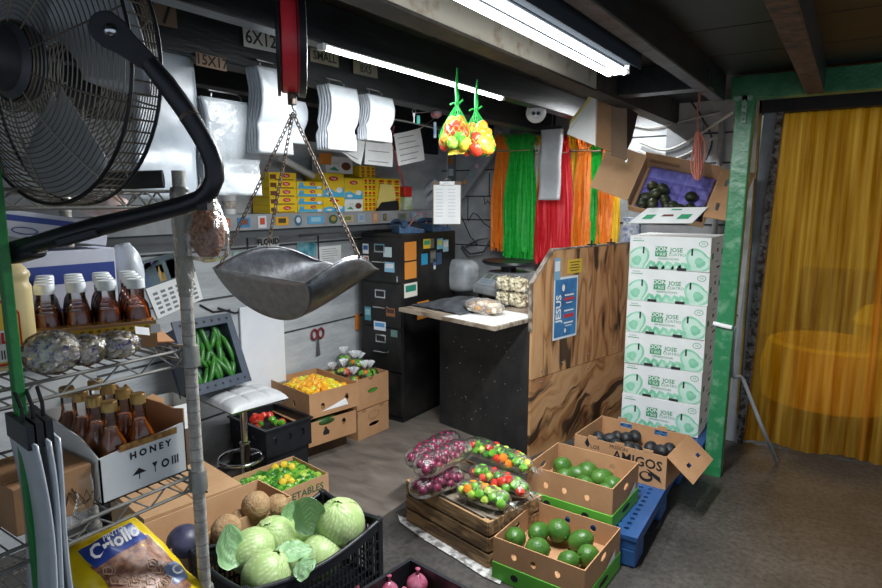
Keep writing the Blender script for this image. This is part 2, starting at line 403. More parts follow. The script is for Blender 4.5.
# yard beyond the curtain
struct(MB().bbox((-2.0, 4.62, -.1), (3.2, 8.4, -.02)).build('ground', mat('yard_ground', '4d4a38', '6a664e', rough=.9, scale=4)))
struct(MB().bbox((-2.0, 8.3, -.02), (3.2, 8.4, 2.7)).build('wall_yard', mat('yard_wall', 'a39c80', 'c0b897', rough=.9, scale=3)))

# corrugated amber plastic curtain
cm, t, b = newmat('amber_corrugated_plastic'); N = t.nodes; L = t.links
tcc = N.new('ShaderNodeTexCoord'); mpp = N.new('ShaderNodeMapping'); mpp.inputs['Scale'].default_value = (14, 1, .55)
nzz = N.new('ShaderNodeTexNoise'); nzz.inputs['Scale'].default_value = 1.6; nzz.inputs['Detail'].default_value = 4
L.new(tcc.outputs['Object'], mpp.inputs[0]); L.new(mpp.outputs[0], nzz.inputs['Vector'])
rp = N.new('ShaderNodeValToRGB'); rp.color_ramp.elements[0].position = .36; rp.color_ramp.elements[1].position = .66
rp.color_ramp.elements[0].color = lin('a06404'); rp.color_ramp.elements[1].color = lin('f5c554')  # pale streaks are gloss highlights put into the amber colour
L.new(nzz.outputs['Fac'], rp.inputs[0]); L.new(rp.outputs[0], b.inputs['Base Color'])
b.inputs['Roughness'].default_value = .25; b.inputs['Specular IOR Level'].default_value = .6
tl = N.new('ShaderNodeBsdfTranslucent'); L.new(rp.outputs[0], tl.inputs[0])
tp = N.new('ShaderNodeBsdfTransparent'); tp.inputs[0].default_value = lin('f0b012')
m1 = N.new('ShaderNodeMixShader'); m1.inputs[0].default_value = .55
m2 = N.new('ShaderNodeMixShader'); m2.inputs[0].default_value = .48
L.new(b.outputs[0], m1.inputs[1]); L.new(tl.outputs[0], m1.inputs[2])
L.new(m1.outputs[0], m2.inputs[1]); L.new(tp.outputs[0], m2.inputs[2]); L.new(m2.outputs[0], N['Material Output'].inputs[0])
for i, (x0, x1, yy) in enumerate(((-.415, .18, 4.385), (.15, .86, 4.40), (.83, 1.5, 4.385))):
    def fn(u, v, x0=x0, x1=x1, yy=yy):
        x = x0+(x1-x0)*u
        return Vector((x-(.085*(1-v)*(1-u) if i == 0 else 0)+.010*math.sin(v*5+i)*(u if i == 0 else 1), yy+.011*math.sin(x*2*PI/.062)+.012*math.sin(v*4+x*3), .012+.012*math.sin(x*17)+v*2.13))
    solo(MB().grid(fn, 150, 12), 'plastic_curtain', cm,
         ('amber corrugated plastic curtain sheet hanging beside the rusty door jamb', 'amber corrugated plastic curtain sheet hanging at the right edge', 'amber plastic curtain sheet furthest from the green post')[i],
         'curtain', group='plastic curtain sheets', smooth=True)
# what shows through it: a yellow tub on a dark base
palest = mat('pale_yellow_tub', 'f4e9b0', 'efe09a', rough=.5)
t_ = thing('yellow_tub', 'round pale yellow tub seen blurred through the amber curtain', 'tub', (-.06, 5.2, -.02))
MB().lathe([(.30, .15), (.42, .17), (.44, .40), (.40, .58), (.36, .60), (.36, .30), (.0, .30)], 32).build('tub_body', palest, t_, True)
MB().lathe([(.36, 0), (.38, .13), (.28, .15), (0, .15)], 28).build('tub_base', mat('dark_tub_base', '2e2e1a', rough=.8), t_, True)
t_ = thing('yellow_barrel', 'pale yellow barrel standing behind the curtain at right', 'barrel', (.50, 6.1, -.02))
MB().lathe([(.40, .05), (.41, .3), (.43, .32), (.41, .36), (.41, .6), (.43, .63), (.41, .67), (.36, .74), (0, .75)], 28).build('barrel_body', palest, t_, True)
MB().lathe([(.37, 0), (.37, .05), (0, .05)], 28).build('barrel_base', mat('dark_tub_base', '2e2e1a'), t_, True)
t_ = thing('yard_cart', 'dark cart box glimpsed through the amber curtain', 'cart', (-.05, 7.2, -.02))
MB().bbox((-.35, -.2, .3), (.35, .25, .92)).build('cart_body', mat('dark_cart', '2f3324', rough=.7), t_, bevel=.02)
for sx in (-.2, .2): MB().tube([(sx-.02, -.22, .15), (sx+.02, -.22, .15)], .15, 18).build('wheel', black, t_)
# ================================================================ lamps
glow, t, b = newmat('lit_tube'); b.inputs['Base Color'].default_value = (1, 1, 1, 1)
b.inputs['Emission Color'].default_value = (.93, .97, 1, 1); b.inputs['Emission Strength'].default_value = TUBE
def lamp(par, loc, sx, sy, power, spread=150):   # the light a tube gives off downwards
    l = bpy.data.lights.new('tube_light', 'AREA'); l.shape = 'RECTANGLE'; l.size = sx; l.size_y = sy; l.energy = power; l.color = (.95, .98, 1); l.spread = R(spread)
    o = bpy.data.objects.new('tube_light', l); COL.objects.link(o); o.parent = par; o.location = loc
fx = thing('shop_light', 'two-tube fluorescent shop light hanging from the ceiling beside the white beam', 'ceiling light', (-.80, 1.80, 2.26))
m = MB(); m.bbox((-.085, -.65, -.152), (.075, .65, -.115)); m.bbox((-.028, -.65, -.160), (.022, .65, -.152)); m.bbox((.075, -.65, -.172), (.083, .65, -.115))
m.build('housing', mat('lamp_housing', '3a3e42', rough=1, spec=0), fx, bevel=.003)
for y in (-.5, .5): MB().tube([(0, y, -.115), (0, y, 0)], .003, 6).build('hanging_rod', steel, fx)
for y in (-.65, .635): MB().bbox((-.05, y, -.185), (.04, y+.012, -.15)).build('lampholder', white, fx)
for x in (.024, -.034):
    tb = MB().tube([(x, -.635, -.178), (x, .635, -.178)], .0115, 14).build('tube', glow, fx, True)
    for y in (-.64, .63): MB().tube([(x, y-.004, -.178), (x, y+.012, -.178)], .0118, 14).build('end_cap', steel, tb)
    lamp(fx, (x, .20, -.1905), .012, .86, 24, 179)
fx = thing('strip_light', 'slim single white tube light along the dark joist above hanging bags', 'ceiling light', (-1.565, 2.26, 2.122))
MB().bbox((-.014, -.66, 0), (.014, .66, .012)).build('housing', white, fx)
MB().tube([(0, -.64, -.004), (0, .64, -.004)], .011, 12).build('tube', glow, fx, True)
for y in (-.66, .64): MB().bbox((-.014, y, -.016), (.014, y+.02, 0)).build('end_cap', white, fx)
lamp(fx, (0, 0, -.0165), .014, 1.26, 18, 179)
fx = thing('added_fill_light', 'small added fill light, unseen between the joists above the counter', 'ceiling light', (-1.29, 4.22, 2.26))  # lamp added out of view to brighten the ribbons and end wall
MB().bbox((-.03, -.22, -.03), (.03, .22, 0)).build('housing', white, fx)
MB().tube([(0, -.2, -.042), (0, .2, -.042)], .012, 12).build('tube', glow, fx, True)
lamp(fx, (0, 0, -.056), .02, .38, 7, 179)
# ================================================================ filing cabinet
cabm = mat('black_cabinet', '1a1a1b', '3a3632', rough=.42, metal=.1, scale=5, lo=.45, hi=.8)
orange = mat('orange_paper', 'e08a32', 'c9721f', rough=.8, scale=9, lo=.5, hi=.8)
teal = mat('sticker_blue', '6fb4d8', 'd8e6ee', rough=.4, scale=20)
fc = thing('filing_cabinet', 'tall black four-drawer filing cabinet covered in stickers against the wall', 'cabinet', (-2.75, 3.70, 0))
MB().bbox((-.18, -.34, .03), (.19, .34, 1.36)).build('body', cabm, fc, bevel=.005)
MB().bbox((-.17, -.335, 0), (.18, .33, .03)).build('plinth', black, fc)
for k in range(4):
    z = .05+.325*k
    d = MB().bbox((-.172, -.352, z), (.182, -.336, z+.312)).build('drawer', cabm, fc, bevel=.004)
    h = MB(); h.tube([(-.05, -.35, z+.14), (-.05, -.375, z+.14), (.06, -.375, z+.14), (.06, -.35, z+.14)], .007, 8)
    h.build('handle', chrome, d, True)
    m = MB(); m.prism(rect(.095, .06), [rect(.075, .04)], .006, FRONT((0, -.353, z+.235)) @ Matrix.Translation((0, 0, 0)))
    m.build('label_holder', chrome, d)
m = MB(); m.bbox((.15, -.36, 1.03), (.162, -.352, 1.07)); m.build('latch', chrome, fc)
def sticker(par, M, w_, h, c, c2=None, lines=0, txt=None, tsize=.02):
    m = MB(); m.poly(pts3(M, rect(w_, h), .001)); m.k = 1
    for i in range(lines): m.poly(pts3(M, rect(w_*(.7-.12*(i % 2)), h*.06, 0, h*(.3-.6*i/max(1, lines-1))), .0016))
    if c2:
        m.k = 2; m.poly(pts3(M, rect(w_*.8, h*.45, 0, h*.12), .0018))
    if txt: m.k = 1; m.text(txt, tsize, M @ Matrix.Translation((0, 0, .0022)))
    return m.build('sticker', [mat('stick_'+c, c, rough=.45), ink, mat('stick_'+(c2 or c), c2 or c, rough=.45)], par)
F = lambda x, z: FRONT((x, -.3535, z)); Sd = lambda y, z: SIDE((.1915, y, z))
for x, z, w_, h, c, c2 in ((-.13, 1.25, .055, .07, 'e8ecf0', '2f62a8'), (-.13, 1.17, .055, .06, 'e8e4e0', 'c25b2a'), (-.13, 1.10, .05, .05, 'd5dbe4', None), (.07, 1.235, .075, .07, 'c7dbdf', None), (.085, 1.13, .09, .07, '8cc0dc', 'e3e9ec'), (.09, .81, .08, .06, '8c5a3a', '3c2a22'), (-.12, .78, .06, .1, '4a8a9a', '88b8c0'), (-.01, .70, .11, .065, 'd9e4ee', '5a9ad0'), (.12, .66, .06, .05, '6a8f8a', None)):
    sticker(fc, F(x, z), w_, h, c, c2)
for y, z, w_, h, c, c2 in ((-.25, 1.24, .14, .13, 'd98a3a', None), (-.25, 1.105, .14, .12, 'e0913c', None), (-.25, .965, .155, .1, 'e9e6d8', '2e8a74'), (-.05, 1.28, .09, .07, 'e0c040', '2f9a6a'), (-.08, 1.17, .08, .08, '2f9ac8', None), (.02, 1.28, .05, .07, '6a665c', None), (.03, 1.18, .08, .09, '5a5a58', '7d7b74'), (.12, 1.27, .08, .08, '7ab8c8', 'd0d070'), (.11, 1.16, .07, .09, '3a5a7a', None), (.20, 1.25, .075, .09, '9ac8d8', 'e0e0d8'), (-.1, .80, .15, .13, 'e08a2e', None), (.05, 1.12, .03, .07, 'd8e2ea', '2f62a8')):
    sticker(fc, Sd(y, z), w_, h, c, c2)
# things on top of the cabinet: two blue handsets and a pink cord
bl = mat('blue_grey_phone', '4d6f92', '3c5878', rough=.4, scale=12)
for i, (p, rz, lb) in enumerate((((-2.66, 3.56, 1.36), 62, 'blue grey telephone with handset on the cabinet corner nearest the ledge'), ((-2.64, 3.88, 1.36), 80, 'blue grey telephone further along the cabinet top behind the clipboard'))):
    t_ = thing('telephone', lb, 'telephone', p, rz, 'telephones on the cabinet')
    m = MB(); m.prism([(-.10, 0), (.10, 0), (.10, .025), (-.06, .06), (-.10, .06)], (), .14, frame((0, .07, 0), (1,0,0), (0,0,1))); m.build('base', bl, t_, bevel=.006)
    MB().tube([(-.07, -.1, .065), (-.07, -.06, .085), (-.07, .0, .09), (-.07, .06, .085), (-.07, .1, .065)], [.024, .018, .014, .018, .024], 10).build('handset', bl, t_, True)
solo(MB().tube([(-2.800, 3.696, 1.363), (-2.800, 3.799, 1.428), (-2.800, 3.878, 1.494), (-2.800, 3.958, 1.493), (-2.800, 3.999, 1.437), (-2.800, 3.957, 1.376), (-2.780, 3.862, 1.349)], .006, 8), 'phone_cord', mat('pink_cord', 'd98a94', rough=.5), 'pink cord looping up from the blue telephones', 'cord', smooth=True)

# ================================================================ ledge goods
yel = mat('bouillon_yellow', 'f2cf1e', 'eec514', rough=.4, scale=6); redp = mat('print_red', 'c8201c', rough=.45); bluep = mat('print_blue', '4ab0d8', rough=.45); brownp = mat('print_brown', '6a3a1c', rough=.5)
def carton(label, y0, y1, z0, z1, style, grp, x0=-3.03, x1=-2.875):
    t_ = thing('bouillon_box', label, 'box', ((x0+x1)/2, (y0+y1)/2, z0), 90, grp)   # local -y faces the room
    w_ = y1-y0; d = x1-x0; h = z1-z0
    MB().bbox((-w_/2, -d/2, 0), (w_/2, d/2, h)).build('carton', {'white': whitecard}.get(style, yel), t_, bevel=.001)
    M = FRONT((0, -d/2-.0008, h/2)); m = MB(); m.k = 0
    if style == 'flat':      # low pack: red oval, brown picture on the left
        m.poly(pts3(M, oval(w_*.3, h*.5, w_*.12, h*.12))); m.k = 1; m.poly(pts3(M, rect(w_*.22, h*.55, -w_*.36, -h*.05))); m.poly(pts3(M, rect(w_*.7, h*.12, w_*.05, -h*.38)))
        m.k = 3; m.text('Maggi', h*.3, M @ Matrix.Translation((w_*.12, h*.12, .0006)))
    elif style == 'flatblue':
        m.poly(pts3(M, oval(w_*.22, h*.42, w_*.1, h*.2))); m.k = 2; m.poly(pts3(M, rect(w_*.96, h*.36, 0, -h*.28))); m.poly(pts3(M, rect(w_*.18, h*.5, -w_*.34, h*.1)))
        m.k = 3; m.poly(pts3(M, oval(w_*.2, h*.36, w_*.36, -h*.22), .0004)); m.text('Maggi', h*.26, M @ Matrix.Translation((w_*.1, h*.2, .0006)))
    elif style == 'tall':
        m.poly(pts3(M, oval(w_*.46, h*.2, 0, h*.27))); m.k = 2; m.poly(pts3(M, [(-w_/2, -h/2), (w_/2, -h/2), (w_/2, -h*.1), (w_*.1, -h*.3), (-w_*.2, -h*.12), (-w_/2, -h*.22)]))
        m.k = 3; m.poly(pts3(M, oval(w_*.3, h*.24, w_*.26, -h*.2), .0004)); m.poly(pts3(M, oval(w_*.3, h*.13, -w_*.22, -h*.36), .0004)); m.text('Maggi', h*.13, M @ Matrix.Translation((0, h*.27, .0006)))
    elif style == 'many':
        for a in (-.28, .05, .36):
            for c in (-.3, .02, .34): m.poly(pts3(M, oval(w_*.22, h*.14, w_*a, h*c))); 
        m.k = 1
        for a in (-.28, .05, .36):
            for c in (-.3, .02, .34): m.poly(pts3(M, rect(w_*.18, h*.06, w_*a, h*(c-.13))))
    else:
        m.k = 1; m.poly(pts3(M, oval(w_*.36, h*.5, w_*.24, -h*.05))); m.poly(pts3(M, oval(w_*.26, h*.36, w_*.24, -h*.05), .0003)); m.k = 4; m.poly(pts3(M, [(-w_*.4, -h*.3), (-w_*.2, -h*.1), (-w_*.02, -h*.36)])); m.text('Consomé', h*.15, M @ Matrix.Translation((-w_*.16, h*.12, .0006)))
    m.build('print', [redp, brownp, bluep, white, green_ink], t_)
    return t_
nm = ['lowest', 'second from the bottom', 'third from the bottom', 'second from the top', 'topmost']
g1 = 'flat yellow bouillon packs in the left stacks'
hh = .0475
for k in range(5): carton('flat yellow bouillon pack, %s of stack behind scale chains' % nm[k], 2.487, 2.70, 1.517+k*(hh+.001), 1.517+k*(hh+.001)+hh, 'flat', g1)
nm4 = ['lowest', 'second from the bottom', 'second from the top', 'topmost']
for k in range(4): carton('flat yellow bouillon pack with blue band, %s of its stack' % nm4[k], 2.705, 2.925, 1.517+k*(hh+.001), 1.517+k*(hh+.001)+hh, 'flatblue', 'flat blue-banded bouillon packs')
g3 = 'upright yellow bouillon boxes'
carton('yellow upright bouillon box standing under another next to the blue-banded packs', 2.93, 3.13, 1.517, 1.613, 'tall', g3)
carton('yellow and blue upright bouillon box on top, next to the blue-banded packs', 2.93, 3.13, 1.615, 1.77, 'tall', g3)
carton('white seasoning box with brown and green picture under a yellow box', 3.135, 3.32, 1.517, 1.60, 'white', 'white seasoning boxes')
carton('yellow and blue upright bouillon box standing on the white seasoning box', 3.135, 3.32, 1.602, 1.745, 'tall', g3)
carton('white seasoning box with brown and green picture on top of the yellow boxes', 2.99, 3.25, 1.772, 1.88, 'white', 'white seasoning boxes', x1=-2.90)
g4 = 'small patterned yellow boxes'
carton('lower yellow box of many small red pictures behind yellow notepad', 3.325, 3.46, 1.517, 1.615, 'many', g4)
carton('small yellow patterned box, middle of the narrow stack', 3.325, 3.46, 1.617, 1.75, 'many', g4)
carton('yellow patterned box at the right end of the ledge row', 3.465, 3.75, 1.617, 1.75, 'many', g4)
carton('plain yellow box under the patterned one at the right end', 3.465, 3.75, 1.517, 1.615, 'many', g4)
carton('yellow patterned box raised above the narrow stack behind the white sheet', 3.29, 3.46, 1.752, 1.83, 'many', g4)
t_ = thing('pill_cup', 'small white printed tub at the left end of ledge', 'tub', (-2.93, 2.24, 1.516))
MB().lathe([(.035, 0), (.04, .10), (.043, .105), (.043, .115), (0, .115)], 20).build('cup', white, t_, True)
MB().lathe([(.0385, .03), (.0398, .075)], 20, cap=False).build('label', mat('brown_cup_print', '9a8878', 'd8d4cc', rough=.6, scale=40), t_, True)
solo(MB().tube([(-2.940, 2.644, 1.849), (-2.960, 2.929, 1.750)], .022, 12), 'paper_roll', paper, 'white paper roll leaning over the bouillon stacks', 'roll', smooth=True)
solo(MB().bbox((-.03, -.03, 0), (.03, .03, .025)), 'bottle_top', mat('blue_cap', '2456b0', rough=.4), 'bright blue cap lying on the white seasoning box', 'cap', (-2.96, 3.06, 1.881), 20, bevel=.008)
# yellow note block, black pouch, red lighter
m = MB(); yp = mat('yellow_note', 'ead77a', rough=.8)
for i in range(7):
    M = Matrix.Translation((0, .001*i, 0)) @ Matrix.Rotation(R(-14+5*i), 4, 'Y')
    m.prism([(-.10, 0), (.11, 0), (.12, .12-.01*i), (-.02, .16-.012*i)], (), .0008, M @ frame((0, 0, 0), (1, 0, 0), (0, 0, 1)))
solo(m, 'note_pad', yp, 'fanned yellow note pad sticking out of the black pouch', 'paper', (-2.865, 3.56, 1.56), 90)
solo(MB().prism([(-.13, 0), (.13, 0), (.12, .075), (-.07, .06)], (), .04, frame((0, .02, 0), (1, 0, 0), (0, 0, 1))), 'pouch', mat('black_cloth', '1c1c1e', rough=.9), 'black cloth pouch on ledge in front of yellow boxes', 'pouch', (-2.868, 3.58, 1.517), 90, bevel=.01)
t_ = thing('red_tape_dispenser', 'small red and white dispenser at the end of ledge boxes', 'dispenser', (-2.89, 3.84, 1.517), 90)
MB().bbox((-.05, -.03, 0), (.05, .03, .1)).build('body', mat('dispenser_white', 'dadfd5', '9fc060', rough=.5, scale=16), t_, bevel=.008)
MB().bbox((-.055, -.032, .1), (.045, .03, .18)).build('head', redp, t_, bevel=.012)
# plastic roll bundles lying behind
for i, (a, b) in enumerate((((-3.190, 4.300, 1.533), (-2.962, 4.380, 1.761)), ((-3.127, 4.360, 1.524), (-2.958, 4.420, 1.695)))):
    solo(MB().tube([a, b], .03, 12), 'plastic_roll', milky, ('rolled milky plastic leaning at the end of ledge, nearer one', 'rolled milky plastic leaning behind the other roll')[i], 'roll', group='plastic rolls', smooth=True)
# stickers and magnets along the ledge face
Mx = lambda y, z: SIDE((-2.8492, y, z))
cols = [('c8643c', 'e0b090', 2.155, .045, .05), ('3a86b8', '8a4a30', 2.27, .085, .055), ('d9dde0', 'c85030', 2.40, .06, .07), ('e0a520', '4a3a1c', 2.55, .1, .05), ('3a6a8a', 'd5dcdc', 2.68, .06, .065), ('5aa6d0', '9ac8dc', 2.83, .14, .05), ('3c5a34', 'a08a4a', 2.99, .08, .06), ('b8a87a', '6a7a4a', 3.13, .11, .045), ('a9b4bc', '7da0c8', 3.27, .07, .06), ('c8906a', 'd0a888', 3.42, .06, .075), ('6a5a40', '8a7a58', 3.53, .04, .05), ('7a7466', '4e6a5a', 3.74, .1, .05), ('9cc6d8', 'dbe6ea', 3.95, .17, .06)]
for i, (c, c2, y, w_, h) in enumerate(cols):
    M = Mx(y, 1.47); m = MB(); o_ = oval(w_, h) if i in (4, 6) else rect(w_, h)
    m.prism(o_, (), .003, M); m.k = 1; m.poly(pts3(M, [(p[0]*.6, p[1]*.55+h*.05) for p in o_], .0035))
    lb = ['small orange magnet', 'blue and brown picture magnet', 'white magnet with red figure', 'yellow worded magnet', 'round blue badge magnet', 'pale blue seaside magnet', 'round green badge magnet', 'tan fish-shaped magnet', 'pale blue square magnet', 'pinkish shell magnet', 'tiny brown magnet', 'olive picture magnet', 'long light-blue sticker'][i]
    solo(m, 'fridge_magnet', [mat('mg_'+c, c, rough=.45), mat('mg_'+c2, c2, rough=.45)], lb+' on the grey ledge face', 'magnet', group='magnets on the ledge face')

# ---- on the wall under the ledge
def sheet(name, label, cat, C4, mats, lines=0, grp=None, txt=None, lift=.003, curl=0, extra=None):
    # C4: four world corners TL TR BR BL of a thin sheet
    a, b_, c, d = [Vector(p) for p in C4]; n = (b_-a).cross(d-a).normalized()*-1
    m = MB(); m.k = 0
    def fn(u, v):
        p = (a*(1-u)+b_*u)*(1-v)+(d*(1-u)+c*u)*v
        return p+n*(curl*math.sin(u*5+1)*v+curl*.7*math.sin(v*4)*u)
    m.grid(fn, 10, 10); M = frame((a+b_+c+d)/4+n*-.0, (b_-a), (a-d)); W = (b_-a).length; H_ = (a-d).length
    m.k = 1
    for i in range(lines):
        v = .14+.72*i/max(1, lines-1); l = rnd(.45, .8)
        q = []
        for (u, dv) in ((.1, 0), (.1+l, 0), (.1+l, .022), (.1, .022)): q.append(fn(u, v+dv)-n*.0016); 
        m.add(q, [(0, 1, 2, 3)]); m.add([p+n*.0032 for p in q], [(3, 2, 1, 0)])
    if extra: extra(m, fn, n)
    if txt: m.text(txt[0], txt[1], M @ Matrix.Translation((0, 0, .002)), bold=.0015)
    return solo(m, name, mats, label, cat, group=grp, solid=.0008)
X = -3.05
def cal_extra(m, fn, n):
    m.k = 2
    def cell(u0, v0, u1, v1, k):
        m.k = k; m.add([fn(u0, v0)-n*.002, fn(u1, v0)-n*.002, fn(u1, v1)-n*.002, fn(u0, v1)-n*.002], [(0, 1, 2, 3)])
        m.add([fn(u0, v0)+n*.002, fn(u1, v0)+n*.002, fn(u1, v1)+n*.002, fn(u0, v1)+n*.002], [(3, 2, 1, 0)])
    cell(0, 0, 1, .45, 2); cell(.08, .05, .4, .28, 3); cell(.3, .14, .42, .42, 4); cell(.5, .1, .66, .43, 5); cell(.72, .12, .86, .42, 4); cell(.4, .02, .9, .1, 3)
    for r in range(5):
        for q in range(6): cell(.08+.15*q, .56+.085*r, .17+.15*q, .605+.085*r, 6)
sheet('wall_calendar', 'wall calendar with dark picture and white date grid behind the wire post', 'calendar', ((-3.050, 1.737, 1.276), (-3.050, 2.052, 1.332), (-3.050, 2.121, 1.036), (-3.050, 1.840, 0.965)), [paper, ink, mat('cal_dark', '4a6080', '6a7a70', rough=.5, scale=12), mat('cal_purple', '6a4a90', rough=.5), mat('cal_gold', 'c8a868', rough=.5), mat('cal_skin', 'd0bca0', rough=.5), ink2], extra=cal_extra)
sheet('name_plate', 'white plate lettered FLORID hanging on the grey wall', 'sign', ((-3.050, 2.526, 1.388), (-3.050, 2.702, 1.389), (-3.050, 2.696, 1.277), (-3.050, 2.520, 1.277)), [white, ink], txt=('FLORID', .052))
sheet('photo_print', 'blue green photograph pinned to the wall beside a note', 'picture', ((-3.050, 2.852, 1.313), (-3.050, 3.027, 1.309), (-3.050, 3.022, 1.213), (-3.050, 2.848, 1.213)), [mat('sea_photo', '2f7d94', '8ac4c8', rough=.4, scale=14), ink])
sheet('wall_note', 'white handwritten note pinned to the wall below the ledge', 'paper', ((-3.050, 3.054, 1.273), (-3.050, 3.274, 1.274), (-3.050, 3.269, 1.137), (-3.050, 3.058, 1.141)), [paper, ink2], lines=7)
sheet('small_card', 'small pale green card on the wall left of lettered plate', 'card', ((-3.050, 2.342, 1.289), (-3.050, 2.475, 1.292), (-3.050, 2.471, 1.237), (-3.050, 2.339, 1.236)), [mat('pale_card', 'b9cfc4', '8fb4ac', rough=.6, scale=20), ink])
m = MB().tube([(-3.030, 2.862, 1.359), (-3.030, 3.428, 1.383)], .012, 10)
solo(m, 'wall_pipe', mat('grey_conduit', '8a8d90', rough=.5), 'short grey pipe fixed under the ledge', 'pipe', smooth=True)
# white board panel and scissors
solo(MB().bbox((-3.05, 2.36, .30), (-3.035, 2.70, .95)), 'leaning_board', mat('glossy_white_board', 'dfe4ea', 'eef1f4', rough=.3, scale=3), 'white board leaning on the wall behind yellow pepper box', 'board', bevel=.003)
t_ = thing('scissors', 'pair of scissors with dark red handles hanging on wall', 'scissors', (-3.045, 3.011, 0.624))
m = MB()
for s_ in (-1, 1): m.tube([(0, s_*.03+.028*math.cos(a), .045*1+.035*math.sin(a)) for a in [2*PI*i/12 for i in range(12)]], .008, 6, True)
m.build('handles', mat('wine_red', '7a3038', rough=.5), t_, True)
m = MB(); m.bar((0, 0, .01), (0, .012, -.11), .003, .016, (0, 1, 0)); m.bar((.003, 0, .01), (.003, -.012, -.11), .003, .016, (0, 1, 0)); m.build('blades', steel, t_)
solo(MB().bbox((-.01, -.02, -.06), (.0, .02, .06)), 'orange_tag', orange, 'orange tag hanging beside the filing cabinet', 'tag', (-3.040, 3.429, 0.683))
# ================================================================ counter
ct = thing('counter', 'black counter with scorched plywood end panel and worn top board', 'counter', (-1.573, 3.332, 0), -13.0)
blackply = mat('black_scuffed_panel', '202123', '333333', rough=.55, scale=6, bump=.1)
m = MB(); m.bbox((-.80, .0, 0), (-.002, 1.05, .86)); m.k = 1
for _ in range(46): 
    x = rnd(-.75, -.03); z = rnd(.1, .72); s_ = rnd(.002, .006); m.bbox((x, -.0006, z), (x+s_*rnd(.6, 3), 0, z+s_))
m.build('body', [blackply, mat('chipped_paint', '9a9a96', rough=.8)], ct)
m = MB(); m.prism([(-.84, -.34), (.02, -.34), (-.004, -.02), (-.004, 1.05), (-.84, 1.05)], (), .025, Matrix.Translation((0, 0, .86)))
m.build('top', [wood('worn_board_top', 'a89a88', '6a5a4a', 3, (2, 10, 4))], ct, bevel=.003)
m = MB(); m.poly([(-.42, -.33, .8856), (-.0, -.33, .8856), (-.02, .10, .8856), (-.30, .10, .8856)])
m.build('top_sheet', paper, ct)
lower = scorched('scorched_plywood_low', R(58), .35); upper = scorched('scorched_plywood', 0)
edge = wood('plywood_edge', 'b98f5e', '5c4126', 6, (1, 1, 30))
MB().prism([(0, 0), (1.13, 0), (1.13, .50), (0, .50)], (), .018, frame((0, 0, 0), (0, 1, 0), (0, 0, 1))).build('end_panel_lower', lower, ct)
MB().prism([(0, .504), (1.13, .504), (1.13, 1.285), (.20, 1.285), (.0, 1.10)], (), .018, frame((0, 0, 0), (0, 1, 0), (0, 0, 1))).build('end_panel_upper', upper, ct)
m = MB(); m.prism([(-.004, .8), (0.002, .8), (.002, 1.10), (.20, 1.288), (1.13, 1.288), (1.13, 1.298), (.195, 1.298), (-.004, 1.104)], (), .03, frame((-.012, 0, 0), (0, 1, 0), (0, 0, 1)))
m.build('edge_strip', wood('grey_edge_strip', '9a8f84', '55493d', 5, (3, 3, 3)), ct)
m = MB()
for y, z in ((.1, .47), (.1, .54), (.32, .555), (.62, .56), (.62, .46), (.95, .55)): m.ball((.0185, y, z), .006, 8, 6)
m.build('screw_heads', steel, ct)
for y in (.60, .84):
    m = MB(); m.bbox((-.012, y, 1.298), (.014, y+.07, 1.306)); m.tube([(0, y+.035, 1.30), (0, y+.035, 1.33)], .006, 8); m.build('bracket', blackmetal, ct)
# poster and stickers fixed to the end panel
ps = [mat('poster_navy', '1f4f86', '3f8ac0', rough=.35, scale=4), white, mat('poster_red', 'c23a40', rough=.4), mat('poster_white_edge', 'd9e3ea', rough=.4)]
m = MB(); M = SIDE((.0192, .335, .915)); m.k = 3; m.poly(pts3(M, rect(.26, .40))); m.k = 0; m.poly(pts3(M, rect(.235, .37), .0008))
m.k = 1; m.text('JESUS', .075, M @ Matrix.Translation((-.075, .0, .0016)) @ Matrix.Rotation(PI/2, 4, 'Z'), bold=.002)
for i, z in enumerate((.08, -.02, -.10)): m.poly(pts3(M, rect(.1, .010, .035, z), .0016)); 
for z in (.03, -.12): m.poly(pts3(M, rect(.07, .006, .035, z), .0016))
m.poly(pts3(M, oval(.03, .045, -.03, .13), .0016)); m.poly(pts3(M, oval(.02, .03, .0, -.15), .0016))
m.k = 2; m.poly(pts3(M, rect(.11, .018, .035, .055), .0016)); m.poly(pts3(M, rect(.11, .024, .035, -.055), .0016))
m.build('poster', ps, ct)
sticker(ct, SIDE((.0192, .235, 1.17)), .065, .14, '7aa6c0', 'd9dfe2'); sticker(ct, SIDE((.0192, .42, 1.175)), .16, .09, 'd9b436', None, 4)
CT = Matrix.Translation((-1.573, 3.332, 0)) @ Matrix.Rotation(R(-13), 4, 'Z')
def onct(x, y, z=.886): return CT @ Vector((x, y, z))
# dark folded bag, silver bundle, snack bag, popcorn tubs, scale
def fold(u, v): 
    x = -.82+.46*u; y = -.24+.50*v
    return Vector((x, y,   .893+.040*math.sin(PI*min(1, u*1.02))*math.sin(PI*v)+.010*abs(math.sin(u*13+v*6))*math.sin(PI*u)))
m = MB().grid(fold, 26, 26); o = solo(m, 'folded_bag', mat('charcoal_cloth', '3c4046', '575b60', rough=.75, scale=12), 'dark grey folded cloth bag lying on the counter top', 'bag', (-1.573, 3.332, 0), -13, smooth=True, solid=.012)
def lump(d, ph, th): return 1+.10*noise.noise(d*2.4)+.03*noise.noise(d*8)-.06*abs(d.z)
p = Vector((-2.510, 4.047, 0.887))
solo(MB().ball((0, 0, 0), (.142, .10, .125), 28, 18, fn=lambda d, a, b_: (abs(d.x)**4+abs(d.y)**4+abs(d.z)**4)**-.25*(1+.04*noise.noise(d*3))), 'silver_bundle', mat('silver_fabric', 'bcc1c6', '9ba1a6', rough=.45, metal=.05, scale=9, bump=.3, bscale=20), 'silver grey stuffed bundle standing beside the filing cabinet', 'bundle', (p.x, p.y, 1.012), -13, smooth=True)
t_ = thing('snack_bag', 'clear bag of orange and white snacks on the counter corner', 'bag', Vector((-1.879, 3.305, 0.892)), -6)
